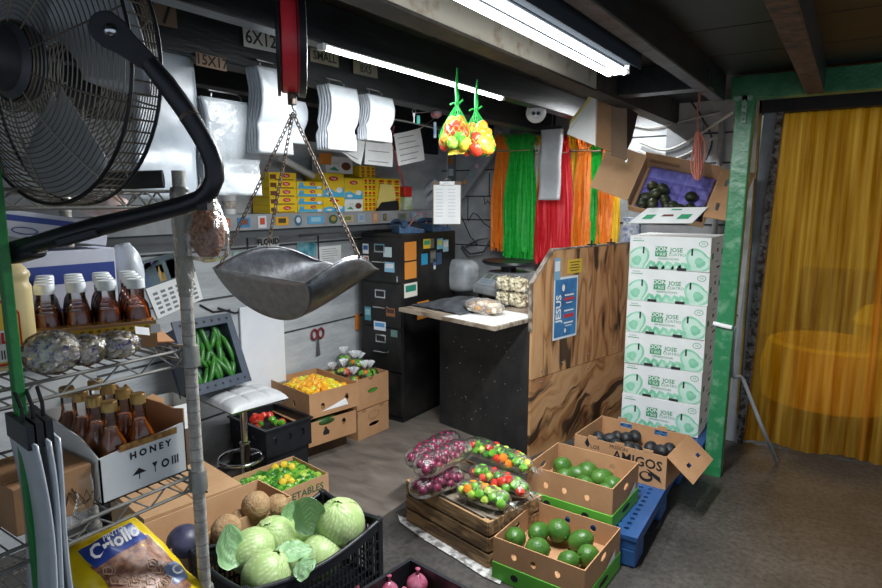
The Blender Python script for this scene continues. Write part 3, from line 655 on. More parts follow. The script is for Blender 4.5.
m = MB(); m.ball((0, 0, .045), (.15, .08, .048), 20, 12, fn=lambda d, a, b_: 1+.12*noise.noise(d*3)); m.build('wrapper', film('snack_film', 'efece8', .16, .2, .6, 30), t_, True)
m = MB(); mo = MB()
for i in range(30): (mo if i % 3 == 1 else m).ball((rnd(-.11, .11), rnd(-.05, .05), rnd(.02, .065)), (rnd(.020, .032), .022, .018), 8, 6)
m.build('white_filling', mat('white_snack', 'e6dccb', 'd0bfa2', rough=.8, scale=30), t_, True); mo.build('orange_filling', mat('orange_snack', 'e09a2c', rough=.6), t_, True)
corn = mat('popcorn_cream', 'f6eed2', 'e6d6a6', rough=.8, scale=70, lo=.55, hi=.85)
k = 0
for (p_, lb) in (((-1.920, 3.666, 0.887), 'clear tub of popcorn, lower left of the four beside plywood panel'), ((-1.866, 3.800, 0.887), 'clear tub of popcorn, lower right of the four beside plywood panel'), ((-1.654, 3.170, 0.987), 'clear tub of popcorn stacked upper left below the scale'), ((-1.607, 3.287, 0.987), 'clear tub of popcorn stacked upper right against plywood panel')):
    p_ = Vector(p_)
    if k: p_ = Vector(P0)+Vector(((.0, 0, 0), (.107, -.015, 0), (.0, .0, .101), (.107, -.015, .101))[k])
    else: P0 = p_
    t_ = thing('popcorn_tub', lb, 'tub', p_, -13, 'popcorn tubs')
    if k == 0:
        m = MB()
        for i in range(150):
            m.ball((rnd(-.043, .043), rnd(-.043, .043), rnd(.012, .088)), rnd(.011, .016), 6, 4, fn=lambda d, a, b_: 1+.35*noise.noise(d*3+Vector((k, 0, 0))))
        pc = tag(m.build('popcorn', corn, t_), None, None, None, 'stuff')
        tm = MB().bbox((-.05, -.05, .001), (.05, .05, .098)).build('tub_shell', clear, t_, bevel=.008)
        first = t_
    else:
        for ch in first.children: c = ch.copy(); COL.objects.link(c); c.parent = t_
    k += 1
ds = thing('weighing_scale', 'grey digital shop scale with black tray behind the popcorn tubs', 'scale', Vector((-2.043, 3.944, 0.887)), -24)

m = MB(); m.prism([(-.20, 0), (.18, 0), (.18, .12), (-.05, .12), (-.20, .04)], (), .30, frame((-.15, 0, .03), (0, 1, 0), (0, 0, 1)))
m.build('housing', mat('scale_grey', '8d9296', 'a6aaad', rough=.45, scale=8), ds, bevel=.01)
Mp = frame((0, -.125, .112), (1, 0, 0), (0, .15, .08))
m = MB(); m.poly(pts3(Mp, rect(.26, .12))); m.k = 1
for x in (-.08, .01): m.poly(pts3(Mp, rect(.07, .045, x, .02), .001))
m.k = 2; m.poly(pts3(Mp, rect(.06, .05, .095, .015), .001))
for i in range(5):
    for j in range(2): m.poly(pts3(Mp, rect(.02, .014, -.1+.028*i, -.02-.022*j), .001))
m.build('display', [mat('panel_silver', 'b9bec2', rough=.4), mat('lcd', '7c8a84', rough=.3), mat('panel_blue', '7fa3b8', rough=.4)], ds)
MB().lathe([(.06, .15), (.06, .18), (.19, .19), (.21, .20), (.205, .212), (.17, .205), (0, .204)], 28, Matrix.Diagonal((1, .8, 1, 1))).build('tray', black, ds, True)
m = MB()
for x in (-.12, .12):
    for y in (-.15, .13): m.lathe([(.015, 0), (.015, .03)], 10, Matrix.Translation((x, y, 0)))
m.build('feet', black, ds); ds.scale = (1.05, 1.05, 1.3)
# ================================================================ boxes and crates
def hole_box(w_, d, h, t, front=(), right=(), back=(), left=(), par=None, m_=card, floor=True, notch=False):
    m = MB()
    def wl(wid, M, hs): m.prism(rect(wid, h, wid/2, h/2), hs, t, M)
    wl(w_, frame((-w_/2, -d/2+t, 0), (1,0,0), (0,0,1)), front)
    wl(d-2*t, frame((w_/2-t, -d/2+t, 0), (0,1,0), (0,0,1)), right)
    wl(w_, frame((w_/2, d/2-t, 0), (-1,0,0), (0,0,1)), back)
    wl(d-2*t, frame((-w_/2+t, d/2-t, 0), (0,-1,0), (0,0,1)), left)
    if floor: m.bbox((-w_/2+t, -d/2+t, 0), (w_/2-t, d/2-t, t))
    return m.build('carton_body', m_, par)
def flap(par, hinge, along, out, drop, w_, m_=card, holes=(), t=.004, nm='flap'):
    # a lid flap hinged on an edge: along = edge direction, out = direction it leans to
    M = frame(hinge, along, out); return MB().prism(rect(w_, drop, w_/2, drop/2), holes, t, M).build(nm, m_, par)

# --- two cartons of green avocados on green bases
greenbox = mat('green_carton', '4f9a2c', '5cab35', rough=.6, scale=6)
avo_m = mat('green_avocado_skin', '33611f', '567f33', rough=.36, scale=9, lo=.35, hi=.75, bump=.25, bscale=70)
def avo_fn(d, a, b_): return 1+.0*a
def avo_mesh(r, L_, neck=.75):
    def fn(d, a, b_): 
        s_ = (d.z+1)/2
        return (1-(1-neck)*s_**1.6)*(1+.025*noise.noise(d*2))
    m = MB(); m.ball((0,0,0), (r, r, L_), 18, 12, fn=fn); m.lathe([(.006, L_*neck-.004), (.005, L_*neck+.004)], 8)
    return m.mesh('avocado', avo_m, True)
AV = [avo_mesh(.050, .058, .82), avo_mesh(.049, .068, .72), avo_mesh(.053, .056, .9)]
def avo_carton(name, label, loc, rz, w_, d, h, hb, px, grp, lab, zz):
    t_ = thing(name, label, 'box', loc, rz)
    b = MB().bbox((-w_/2-.004, -d/2-.004, 0), (w_/2+.004, d/2+.004, hb)).build('green_base', greenbox, t_, bevel=.003)
    m = MB(); 
    for x in (-.1, .09): m.prism(oval(.035, .03, x, hb*.5), (), .0006, FRONT((0, -d/2-.0042, 0)))
    m.prism(oval(.10, .026, 0, hb*.55), (), .0006, SIDE((w_/2+.0042, 0, 0)))
    m.build('hand_hole', ink, b)
    c = hole_box(w_, d, h-hb, .005, [oval(.026, .03, w_*.24, .05), oval(.026, .03, w_*.46, .05), oval(.026, .03, w_*.72, .05)], [oval(.07, .03, d*.5, .07)], [oval(.028, .032, w_*.3, .07), oval(.028, .032, w_*.6, .07)], [oval(.07, .03, d*.5, .07)], t_)
    c.location.z = hb
    m = MB(); m.poly(pts3(SIDE((w_/2+.0045, 0.05, hb+.02)), [(-.03, -.012), (.07, -.012), (.07, .03)], .0005)); m.build('label', paper, t_)
    for i, p in enumerate(px):
        o = inst(AV[i % 3], 'avocado', p, (rnd(.9, 1.7), rnd(-.4, .4), rnd(0, 6.28)), lab, 'avocado', grp, rnd(.9, 1.04))
avo_carton('avocado_carton', 'brown carton on a green base, nearest the camera, holding big green avocados', (-.935, 2.305, 0), -2.5, .41, .385, .19, .08,
  [(-1.106, 2.239, 0.140), (-1.041, 2.331, 0.140), (-0.962, 2.383, 0.150), (-0.983, 2.219, 0.140), (-0.855, 2.388, 0.140), (-0.792, 2.285, 0.140), (-0.848, 2.224, 0.130)], 'avocados in the nearest carton', 'large green avocado in the front carton nearest the camera', 0)
avo_carton('avocado_carton', 'brown carton on a green base standing on pallet behind another, with green avocados', (-.975, 2.69, .151), -2.5, .425, .34, .195, .07,
  [(-1.121, 2.789, 0.260), (-1.035, 2.762, 0.250), (-0.986, 2.796, 0.260), (-1.068, 2.700, 0.250), (-0.884, 2.734, 0.280), (-0.828, 2.696, 0.270), (-0.951, 2.663, 0.250), (-0.848, 2.659, 0.250)], 'avocados in the carton on the pallet', 'large green avocado in the carton standing on the blue pallet', 0)
# --- blue plastic pallet
bluem = mat('blue_pallet_plastic', '22497e', '2c568a', rough=.45, scale=12, bump=.1)
def pallet(label, x0, x1, y0, y1):
    t_ = thing('pallet', label, 'pallet', ((x0+x1)/2, (y0+y1)/2, 0), 1.5, 'blue plastic pallets'); w_ = x1-x0; d = y1-y0
    nx, ny = int(w_/.05), int(d/.05); hs = []
    for i in range(nx):
        for j in range(ny):
            x = -w_/2+.04+(w_-.08)*(i+.5)/nx; y = -d/2+.04+(d-.08)*(j+.5)/ny
            hs.append(oval(.026, .026, x, y, 6))
    m = MB(); m.prism(rect(w_, d), hs, .02, Matrix.Translation((0, 0, .13))); m.build('deck', bluem, t_)
    MB().prism(rect(w_-.012, d-.012), [rect(w_-.05, d-.05)], .05, Matrix.Translation((0, 0, .085))).build('rim', bluem, t_, bevel=.004)
    for i in (-1, 0, 1):
        for j in (-1, 0, 1):
            MB().prism([(-.065, -.075), (.065, -.075), (.065, .075), (-.065, .075)], (), .09, Matrix.Translation((i*(w_/2-.07), j*(d/2-.08), 0))).build('foot', bluem, t_, bevel=.012)
pallet('blue plastic pallet with round holes under the green avocado carton', -1.22, -.67, 2.505, 3.60)
pallet('blue plastic pallet under the tall stack of white printed cartons', -1.20, -.635, 3.63, 4.45)
# --- carton of dark avocados
t_ = thing('dark_avocado_carton', 'brown carton lettered AMIGOS on the blue pallet with dark avocados inside', 'box', (-.905, 3.24, .151), -4, None)
hole_box(.50, .37, .175, .005, [], [oval(.08, .03, .18, .1)], [rect(.07, .03, .15, .15), rect(.07, .03, .35, .15)], [], t_)
m = MB(); M = FRONT((0, -.1855, 0)); m.text('AMIGOS', .070, M @ Matrix.Translation((.10, .115, .001)), bold=.001); m.text('MISSION', .026, M @ Matrix.Translation((.0, .158, .001)))
m.text('LOS', .03, M @ Matrix.Translation((-.13, .13, .001))); m.poly(pts3(M, [(-.19, .14), (-.175, .175), (-.16, .14), (-.17, .12)], .001))
for x in (.07, .15): 
    m.prism(oval(.07, .055, x, .045), [oval(.05, .035, x, .05)], .0006, M); m.poly(pts3(M, oval(.02, .02, x+.02, .06), .001))
m.poly(pts3(M, [(.15, .09), (.22, .06), (.23, .03), (.19, .05)], .001)); m.poly(pts3(M, [(.0, .01), (.05, .03), (.02, .05)], .001))
m.build('print', ink, t_)
flap(t_, (.248, .185, .175), (0, -1, 0), (.62, 0, -.5), .17, .37, card, [rect(.05, .02, .1, .1), rect(.05, .02, .26, .1)])
m = MB()
for x in (-.17, -.02, .13): m.bbox((x, -.1862, .175), (x+.05, -.182, .19))
for x in (-.15, .08): m.bbox((x, .182, .175), (x+.05, .186, .19))
m.build('tab', card, t_)
darkav = mat('dark_avocado_skin', '15171c', '2a2d30', rough=.5, scale=14, bump=.5, bscale=60)
DA = MB().ball((0, 0, 0), (.036, .036, .047), 14, 10, fn=lambda d, a, b_: 1-.16*((d.z+1)/2)**2).mesh('dark_avocado', darkav, True)
for i, (x, y) in enumerate(((-.19, .05), (-.11, .03), (-.03, .06), (.04, .01), (.11, .05), (.18, .0), (-.15, -.05), (-.06, -.04), (.02, -.07), (.14, -.08), (.20, .09), (.0, .12), (-.1, .12))):
    inst(DA, 'avocado', (-.92+x, 3.24+y-x*.07, .245+.015*(i % 3)), (1.4, rnd(-.4, .4), rnd(0, 6)), 'small dark avocado lying inside the carton lettered AMIGOS', 'avocado', 'dark avocados in the lettered carton')
m = MB().bbox((-.24, -.175, .006), (.24, .175, .065)); m.build('filler_tray', cardin, t_)
# --- stack of printed white avocado cartons
def jose(par):
    w_, d, h = .475, .42, .203
    b = MB().bbox((-w_/2, -d/2, 0), (w_/2, d/2, h)).build('carton_body', whitecard, par, bevel=.002)
    M = FRONT((0, -d/2-.0006, 0)); m = MB()
    for x, rot in ((-.185, -.5), (.17, .45)):          # avocado halves
        Mr = M @ Matrix.Translation((x, .062, 0)) @ Matrix.Rotation(rot*1.4, 4, 'Z')
        cl = [(p[0], max(-.073, p[1])) for p in [(.075*math.cos(a)*(1.0 if math.sin(a) < 0 else .8), .085*math.sin(a)) for a in [2*PI*i/22 for i in range(22)]]]
        def clipd(l): 
            out = []
            for p in l:
                q = Mr @ Vector((p[0], p[1], 0)); q.x = max(-w_/2+.002, min(w_/2-.002, q.x)); q.z = max(.004, q.z); out.append(q)
            return out
        m.k = 1; m.poly([q+Vector((0, -.0002, 0)) for q in clipd(cl)]); m.k = 2; m.poly([q+Vector((0, -.0005, 0)) for q in clipd([(p[0]*.82, p[1]*.82) for p in cl])])
        m.k = 1; m.poly([q+Vector((0, -.0008, 0)) for q in clipd([(p[0]*.42+.004, p[1]*.38-.012) for p in cl])])
    for x, r_ in ((-.10, .04), (-.05, .035), (0, .042), (.05, .036), (.09, .045)):
        m.k = 1; m.poly(pts3(M, [(x-r_, .004), (x+r_, .004), (x+r_*.5, .045), (x-r_*.2, .055)], .0012)); m.k = 2; m.poly(pts3(M, [(x-r_*.5, .006), (x+r_*.4, .006), (x, .035)], .0016))
    m.k = 0; m.poly(pts3(M, rect(.075, .032, -.045, .125), .001)); m.poly(pts3(M, [(-.08, .08), (-.01, .08), (-.01, .107), (-.08, .107)], .001))
    m.k = 3; m.text('DON', .034, M @ Matrix.Translation((-.045, .125, .0018)), bold=.001)
    m.text('Y SUS', .022, M @ Matrix.Translation((-.045, .094, .0018)), bold=.0006)
    m.k = 0; m.text('JOSE', .036, M @ Matrix.Translation((.045, .122, .001)), bold=.0005); m.text('CUATRO', .024, M @ Matrix.Translation((.05, .094, .001))); m.text('GENERACIONES', .017, M @ Matrix.Translation((0, .067, .0014)))
    m.text('PRODUCE', .010, M @ Matrix.Translation((-.19, .185, .001))); m.poly(pts3(M, rect(.07, .004, -.185, .172), .001))
    m.prism(oval(.05, .036, .195, .165), [oval(.044, .030, .195, .165)], .0008, M); m.text('VG', .016, M @ Matrix.Translation((.195, .165, .001)))
    m.k = 4
    for x in (-.15, .135): m.poly(pts3(M, rect(.010, .042, x, .115), .0018))
    m.poly(pts3(M, rect(.055, .016, -.085, .009), .0022)); m.poly(pts3(M, rect(.055, .016, .08, .009), .0022))
    M2 = SIDE((w_/2+.0006, 0, 0)); m.k = 0; m.poly(pts3(M2, rect(.05, .035, -.14, .09))); m.poly(pts3(M2, rect(.07, .035, .17, .10)))
    m.k = 5; m.poly(pts3(M2, rect(.05, .022, .0, .12))); m.k = 4; m.poly(pts3(M2, rect(.09, .012, .05, .012)))
    for z in (.05, .16): m.k = 6; m.poly(pts3(M2, rect(.10, .006, .0, z)))
    m.build('print', [green_ink, green_mid, green_lt, white, mat('dark_slot', '2a2026', rough=.7), mat('brown_slot', '6a3428', rough=.7), ink2], par)
pos = ['lowest', 'second from the bottom', 'third from the bottom', 'third from the top', 'second from the top', 'topmost']
j0 = None
for k in range(6):
    lb = 'white carton with green avocado print, %s of the tall stack' % pos[k]
    loc = (-.912+.004*(k % 2)-.003*k*0, 4.06+.004*((k*2) % 3), .151+.2045*k)
    if j0 is None: j0 = thing('printed_carton', lb, 'box', loc, 0, 'stacked printed avocado cartons'); jose(j0)
    else:
        c = copy_tree(j0); c.location = loc; c['label'] = lb; c.rotation_euler.z = R((-1, .6, -.5, .8, -.4)[k-1])
# --- opened carton tipped up on top of the stack
OE = (R(58), R(13), R(3)); OL_ = Vector((-.945, 4.05, 1.615))
ob = thing('open_avocado_carton', 'opened tilted brown carton on top of the white stack, purple tray inside', 'box', OL_, 0, None, rot=OE)
OBM = Matrix.Translation(OL_) @ Matrix.Rotation(R(3), 4, 'Z') @ Matrix.Rotation(R(13), 4, 'Y') @ Matrix.Rotation(R(58), 4, 'X'); OBI = OBM.inverted()
fq = [OBI @ Vector(q) for q in ((-1.054, 3.880, 1.546), (-0.709, 3.880, 1.555), (-0.776, 3.800, 1.463), (-1.149, 3.800, 1.455))]
m = MB(); nn = (fq[1]-fq[0]).cross(fq[2]-fq[1]).normalized()*.005; m.add(fq+[q+nn for q in fq], [(0, 1, 2, 3), (7, 6, 5, 4), (0, 4, 5, 1), (1, 5, 6, 2), (2, 6, 7, 3), (3, 7, 4, 0)]); m.build('front_flap', whitecard, ob)
def fpt(u, v, e=.0012): p = (fq[0]*(1-u)+fq[1]*u)*(1-v)+(fq[3]*(1-u)+fq[2]*u)*v; n_ = (fq[1]-fq[0]).cross(fq[2]-fq[1]).normalized(); return p-n_*e if (OBM.to_3x3() @ n_).z < 0 else p+n_*(.005+e)
m = MB()
for u0, u1 in ((.14, .30), (.70, .88)): m.poly([fpt(u0, .45), fpt(u1, .45), fpt(u1, .75), fpt(u0, .75)])
m.poly([fpt(.45, .1), fpt(.62, .1), fpt(.62, .18), fpt(.45, .18)]); m.build('print', green_ink, ob)
m = MB(); m.poly([fpt(.42, .45), fpt(.58, .45), fpt(.60, .58), fpt(.40, .58)]); m.build('hand_slot', mat('brown_slot', '6a3428', rough=.7), ob)
m = MB(); m.bbox((-.23, -.16, 0), (.23, .17, .005)); m.bbox((-.23, -.16, 0), (-.225, .17, .13)); m.bbox((.225, -.16, 0), (.23, .17, .13)); m.bbox((-.23, .165, 0), (.23, .17, .17)); m.bbox((-.23, -.165, 0), (.23, -.16, .06))
m.build('carton_body', card2, ob)
flap(ob, (-.23, .17, .13), (0, -1, 0), (-.75, 0, .20), .24, .34, card2, [rect(.03, .012, .08, .1)])
flap(ob, (.23, -.16, .13), (0, 1, 0), (.75, 0, .10), .18, .34, card, [rect(.05, .022, .08, .05), rect(.05, .022, .25, .05)])
MB().bbox((-.20, .155, .09), (-.02, .163, .11)).build('slot', cardin, ob)
purple = mat('purple_tray', '6b67b5', '7f7cc8', rough=.6, scale=10)
def tray(u, v): 
    x = -.20+.40*u; y = -.14+.30*v
    return Vector((x, y, .02+.028*abs(math.sin(u*PI*5))*abs(math.sin(v*PI*4))+.06*max(0, v-.75)))
m = MB()
m.grid(tray, 50, 40); m.build('moulded_tray', purple, ob, True, solid=.003)
DA2 = MB().ball((0, 0, 0), (.034, .034, .044), 14, 10, fn=lambda d, a, b_: 1-.15*((d.z+1)/2)**2).mesh('ripe_avocado', mat('olive_avocado', '1e2416', '4a4f2a', rough=.4, scale=10, lo=.4, hi=.85, bump=.4), True)
for i, (x, y) in enumerate(((-.13, .0), (-.10, -.06), (-.15, -.09), (-.06, -.01), (-.03, -.07), (.03, -.11), (.0, -.12), (.11, -.02), (.13, -.09), (-.09, -.12), (.19, -.10), (.07, -.12), (-.15, -.13))):
    inst(DA2, 'avocado', OBM @ Vector((x, y, .07+.01*(i % 2))), rr3(), 'ripe dark olive avocado in the tilted open carton with purple tray', 'avocado', 'avocados in the open carton')
for i in range(5):
    pass
# --- wooden crate with bags
slat = wood('weathered_slats', 'a5835a', '5f4830', 3, (2, 14, 14), 4, .75)
wc = thing('wooden_crate', 'weathered slatted wooden crate on the floor carrying bags of onions and peppers', 'crate', (-1.42, 2.415, .0), -13.5)
cw, cd_, chh = .55, .385, .225
for s_ in (-1, 1):
    for k in range(3):
        MB().bbox((-cw/2, s_*cd_/2-.006, .006+k*.076), (cw/2, s_*cd_/2+.006, .070+k*.076)).build('slat', slat, wc, bevel=.002)
        MB().bbox((s_*cw/2-.006, -cd_/2, .004+k*.076), (s_*cw/2+.006, cd_/2, .068+k*.076)).build('slat', slat, wc, bevel=.002)
    for q in (-1, 1): MB().bbox((s_*(cw/2-.025)-.018, q*(cd_/2-.025)-.018, 0), (s_*(cw/2-.025)+.018, q*(cd_/2-.025)+.018, .215)).build('corner_post', slat, wc)
for k in range(4): MB().bbox((-cw/2+.01, -.165+k*.088, .205), (cw/2-.01, -.088+k*.088, .215)).build('top_slat', wood('grey_top_slats', '8d8272', '54493c', 3, (2, 14, 14), 4, .75), wc)
onion_m = mat('red_onion_skin', '7d1f42', '561233', rough=.3, scale=14, lo=.35, hi=.75)
OS = MB().ball((0, 0, 0), .0215, 12, 8, fn=lambda d, a, b_: 1+.12*max(0, d.z)**6).mesh('small_red_onion', onion_m, True)
PEP = {}
for n_, c, c2 in (('green', '4d8f2a', '77b53a'), ('lime', '8db63c', 'b5c95a'), ('red', 'c4281f', 'd8452c'), ('orange', 'e0701e', 'ee962c'), ('yellow', 'efc42a', 'f4d552'), ('deepgreen', '2a6a22', '45872c')):
    PEP[n_] = MB().ball((0, 0, 0), (.021, .021, .024), 12, 9, fn=lambda d, a, b_: 1+.10*math.cos(a*4)*math.sin(b_)**.7-.12*max(0, -d.z)**3).mesh('small_pepper', mat('pepper_'+n_, c, c2, rough=.28, scale=18), True)
def bagged(a, b, r, meshes, nm, lab, grp, blab, bcat, filmm, zs, seed, knot=True, tie=None, fill=.021, sq=.85):
    # a lying see-through bag from end a to end b; contents packed inside
    random.seed(seed); a = Vector(a); b = Vector(b); d = (b-a); L_ = d.length; d.normalize()
    side = d.cross(Vector((0, 0, 1))).normalized(); up = side.cross(d); rot = Matrix((side, d, up)).transposed()
    t_ = thing('clear_bag', blab, 'bag', (a+b)/2)
    def fn(u, v):
        th = 2*PI*u; q = v*2-1; e = max(0.02, (1-abs(q)**5))**.5; k = 1+.07*noise.noise(Vector((math.cos(th)*2, math.sin(th)*2, v*6+seed)))
        return rot @ Vector((math.cos(th)*(r+.005)*e*k, q*(L_/2+.012), math.sin(th)*(r+.004)*sq*e*k))
    MB().grid(fn, 26, 22, True).build('bag_film', filmm, t_, True)
    if knot:
        m = MB(); p = rot @ Vector((0, L_/2+.01, 0))
        def kn(u, v): 
            th = 2*PI*u; return p+rot @ Vector((math.cos(th)*(.006+.03*v*(1+.3*math.sin(5*th))), .045*v, math.sin(th)*(.006+.02*v)))
        m.grid(kn, 16, 5, True).build('tied_end', filmm, t_, True)
    core = MB().ball((0, 0, 0), (r-fill*1.3, L_/2-fill*1.2, (r-fill*1.3)*sq), 14, 10, rot).build('packed_filling', meshes[0].materials[0], t_, True); tag(core, None, None, None, 'stuff')
    n_ax = max(2, int(L_/(fill*1.7)))
    for i in range(n_ax):
        q = -1+2*(i+.5)/n_ax; rr = r*max(.35, (1-abs(q)**5))**.5-fill*.72
        nn = max(3, int(2*PI*rr/(fill*1.85)))
        for j in range(nn):
            th = 2*PI*(j+.5*(i % 2))/nn+rnd(-.1, .1)
            p = (a+b)/2+rot @ Vector((math.cos(th)*rr, q*(L_/2-.01)+rnd(-.004, .004), math.sin(th)*rr*sq))
            if math.sin(th) < -.3: continue
            inst(random.choice(meshes), nm, p, rr3(), lab, 'onion' if 'onion' in lab else 'pepper', grp, rnd(.88, 1.08))
bagfilm = film('shiny_produce_bag', 'f4f2f6', .045, .28, .4, 40, True)
P3 = lambda px, py, z: None
bagged((-1.752, 2.345, 0.290), (-1.761, 2.782, 0.280), .062, [OS], 'red_onion', 'small red onion in the clear bag furthest back on wooden crate', 'onions in the back bag', 'clear bag of red onions at the back left of the wooden crate', 'bag', bagfilm, 0, 1, False)
bagged((-1.579, 2.135, 0.275), (-1.487, 2.396, 0.275), .060, [OS], 'red_onion', 'small red onion in the clear bag at the left front of wooden crate', 'onions in the front bag', 'clear bag of red onions underneath at the front left of the wooden crate', 'bag', bagfilm, 0, 2, False)
bagged((-1.556, 2.144, 0.375), (-1.524, 2.512, 0.370), .062, [OS], 'red_onion', 'small red onion in the clear bag heaped on two other onion bags', 'onions in the top bag', 'clear bag of red onions lying on top of the other onion bags', 'bag', bagfilm, 0, 3, False)
mixm = [PEP[k] for k in ('green', 'lime', 'orange', 'green', 'red', 'yellow', 'deepgreen', 'lime')]
mix2 = [PEP[k] for k in ('red', 'green', 'red', 'lime', 'green', 'deepgreen', 'red')]
bagged((-1.422, 2.293, 0.268), (-1.164, 2.281, 0.268), .052, [PEP[k] for k in ('green', 'lime', 'orange', 'lime', 'green')], 'small_pepper', 'small green or orange pepper in the front bag on wooden crate', 'peppers in the front bag', 'clear bag of green and orange peppers at the front edge of the wooden crate', 'bag', bagfilm, 0, 4)
bagged((-1.450, 2.449, 0.285), (-1.121, 2.393, 0.285), .050, mix2, 'small_pepper', 'small red or green pepper in the middle bag on wooden crate', 'peppers in the middle bag', 'clear bag of red and green peppers lying between two other pepper bags', 'bag', bagfilm, 0, 5)
bagged((-1.566, 2.602, 0.345), (-1.167, 2.508, 0.345), .056, mixm, 'small_pepper', 'small mixed colour pepper in the rear bag on wooden crate', 'peppers in the rear bag', 'clear bag of mixed green, yellow, red peppers at the back of wooden crate', 'bag', bagfilm, 0, 6)
random.seed(11)
# --- black crate with big red onions, bottom edge of the picture
oc = thing('onion_crate', 'black plastic crate with red onions at the bottom edge of the photo', 'crate', (-1.14, 1.50, 0), -7)
hole_box(.44, .50, .20, .006, [], [], [], [], oc, black)
MB().prism(rect(.456, .516), [rect(.424, .484)], .012, Matrix.Translation((0, 0, .195))).build('rim', black, oc, bevel=.004)
MB().bbox((-.2, -.23, .006), (.2, .23, .03)).build('liner', cardin, oc)
ON = MB().ball((0, 0, 0), (.042, .042, .038), 20, 14, fn=lambda d, a, b_: 1+.02*math.cos(a*9)+.25*max(0, d.z)**14); ON.lathe([(.008, .040), (.006, .055), (.010, .068)], 10)
ON = ON.mesh('red_onion', mat('big_onion_skin', '8c2f4a', 'b06a80', rough=.28, scale=9, stretch=(5, 5, 1)), True)
for i, p in enumerate(((-1.254, 1.717, 0.160), (-1.334, 1.641, 0.140), (-1.270, 1.631, 0.130), (-1.145, 1.711, 0.140), (-1.370, 1.550, 0.130), (-1.154, 1.658, 0.120))):
    inst(ON, 'red_onion', p, (rnd(-.5, .5), rnd(-.5, .5), rnd(0, 6)), 'large red onion lying in the black crate at the picture bottom', 'onion', 'onions in the black crate', rnd(.9, 1.05))
# ================================================================ pepper boxes by the wall
def put_pile(meshes, nm, M, w_, d, z0, n, rad, lab, cat, grp, heap=.03, seed=3, layers=1, lst=None):
    # one layer of countable fruit over a hidden filler, jittered grid, highest in the middle
    random.seed(seed); nx = max(1, int(w_/(rad*1.75))); ny = max(1, int(d/(rad*1.75)))
    for i in range(nx):
        for j in range(ny):
            x = -w_/2+rad+(w_-2*rad)*(i+.5*(j % 2)*.8)/max(1, nx-.6); y = -d/2+rad+(d-2*rad)*j/max(1, ny-1)
            if abs(x) > w_/2-rad*.8: continue
            hz = heap*(1-(2*x/w_)**2)*(1-(2*y/d)**2)
            inst(random.choice(meshes), nm, M @ Vector((x+rnd(-.3, .3)*rad, y+rnd(-.3, .3)*rad, z0+hz+rnd(-.4, .5)*rad)), rr3(), lab, cat, grp, rnd(.85, 1.12))
def Mt(o): return Matrix.Translation(o.location) @ o.rotation_euler.to_matrix().to_4x4()
HB = {}
for n_, c, c2 in (('gold', 'f0b41c', 'f7cf3c'), ('amber', 'ee9a1e', 'f4b63a'), ('lemon', 'f2dc3c', 'c9d44a')):
    HB[n_] = MB().ball((0, 0, 0), (.024, .024, .027), 12, 9, fn=lambda d, a, b_: 1+.12*math.cos(a*3+.6)*math.sin(b_)+.06*noise.noise(d*3)-.1*max(0, -d.z)**2).mesh('habanero', mat('habanero_'+n_, c, c2, rough=.3, scale=16), True)
sl = lambda x, z: oval(.03, .045, x, z)
# lowest, dark and squashed
t_ = thing('squashed_carton', 'squashed dirty brown carton flat on the floor under the pepper boxes', 'box', (-2.86, 2.72, 0), -11)
hole_box(.36, .34, .11, .006, [], [], [], [], t_, mat('dirty_cardboard', '6e573f', '54412f', rough=.9, scale=8))
MB().bbox((-.175, -.165, .105), (.175, .165, .11)).build('lid', mat('dirty_cardboard', '6e573f'), t_)
MB().prism([(.0, 0), (.10, .01), (.08, .06), (.03, .085), (-.01, .05)], (), .002, FRONT((-.17, -.172, .015))).build('torn_patch', mat('grey_torn_paper', '9a958c', rough=.9), t_)
# middle box with dark green cucumber end
t_ = thing('cardboard_tray', 'brown carton with outward leaning front under the yellow pepper box', 'box', (-2.79, 2.70, .112), -11)
hole_box(.42, .36, .15, .005, [], [sl(.12, .08), sl(.26, .1)], [], [], t_)
flap(t_, (-.21, -.18, .15), (1, 0, 0), (0, -.35, .1), .05, .42)
m = MB(); m.poly(pts3(SIDE((.2106, -.05, .07)), [(-.02, -.02), (.02, -.02), (.025, .0), (.0, .025), (-.025, .0)])); m.build('print', ink, t_)
MB().bbox((-.2, -.17, .006), (.2, .17, .09)).build('filler_tray', cardin, t_)
o = solo(MB().ball((0, 0, 0), (.03, .10, .03), 14, 10), 'cucumber', mat('dark_cucumber', '22401c', '355a28', rough=.4, scale=14), 'dark green cucumber showing between the two stacked pepper boxes', 'cucumber', (-2.615, 2.62, .245), -11, smooth=True)
# top box: yellow habaneros
hb = thing('pepper_carton', 'open brown carton full of yellow orange habaneros on top of stack', 'box', (-2.80, 2.715, .292), -11)
hole_box(.47, .37, .155, .005, [sl(.12, .06), sl(.3, .06)], [sl(.09, .06), sl(.27, .08)], [], [], hb)
MB().bbox((-.225, -.175, .006), (.225, .175, .06)).build('filler_tray', cardin, hb)
m = MB(); m.poly([(.2362, -.10, .03), (.2362, .10, .03), (.2362, .08, .075)]); m.build('torn_label', paper, hb)
def skin(u, v): return Vector((-.22+.2*u, -.16+.32*v, .115+.02*math.sin(u*8)*math.sin(v*9)))
MB().grid(skin, 16, 16).build('film_liner', clearbag, hb, True)
put_pile(list(HB.values()), 'habanero', Mt(hb), .45, .345, .092, 0, .0245, 'small yellow or orange habanero heaped in the top pepper carton', 'pepper', 'habaneros in the top carton', .055, 5)
put_pile(list(HB.values()), 'habanero', Mt(hb), .26, .2, .125, 0, .0245, 'small yellow or orange habanero heaped in the top pepper carton', 'pepper', 'habaneros in the top carton', .03, 15)
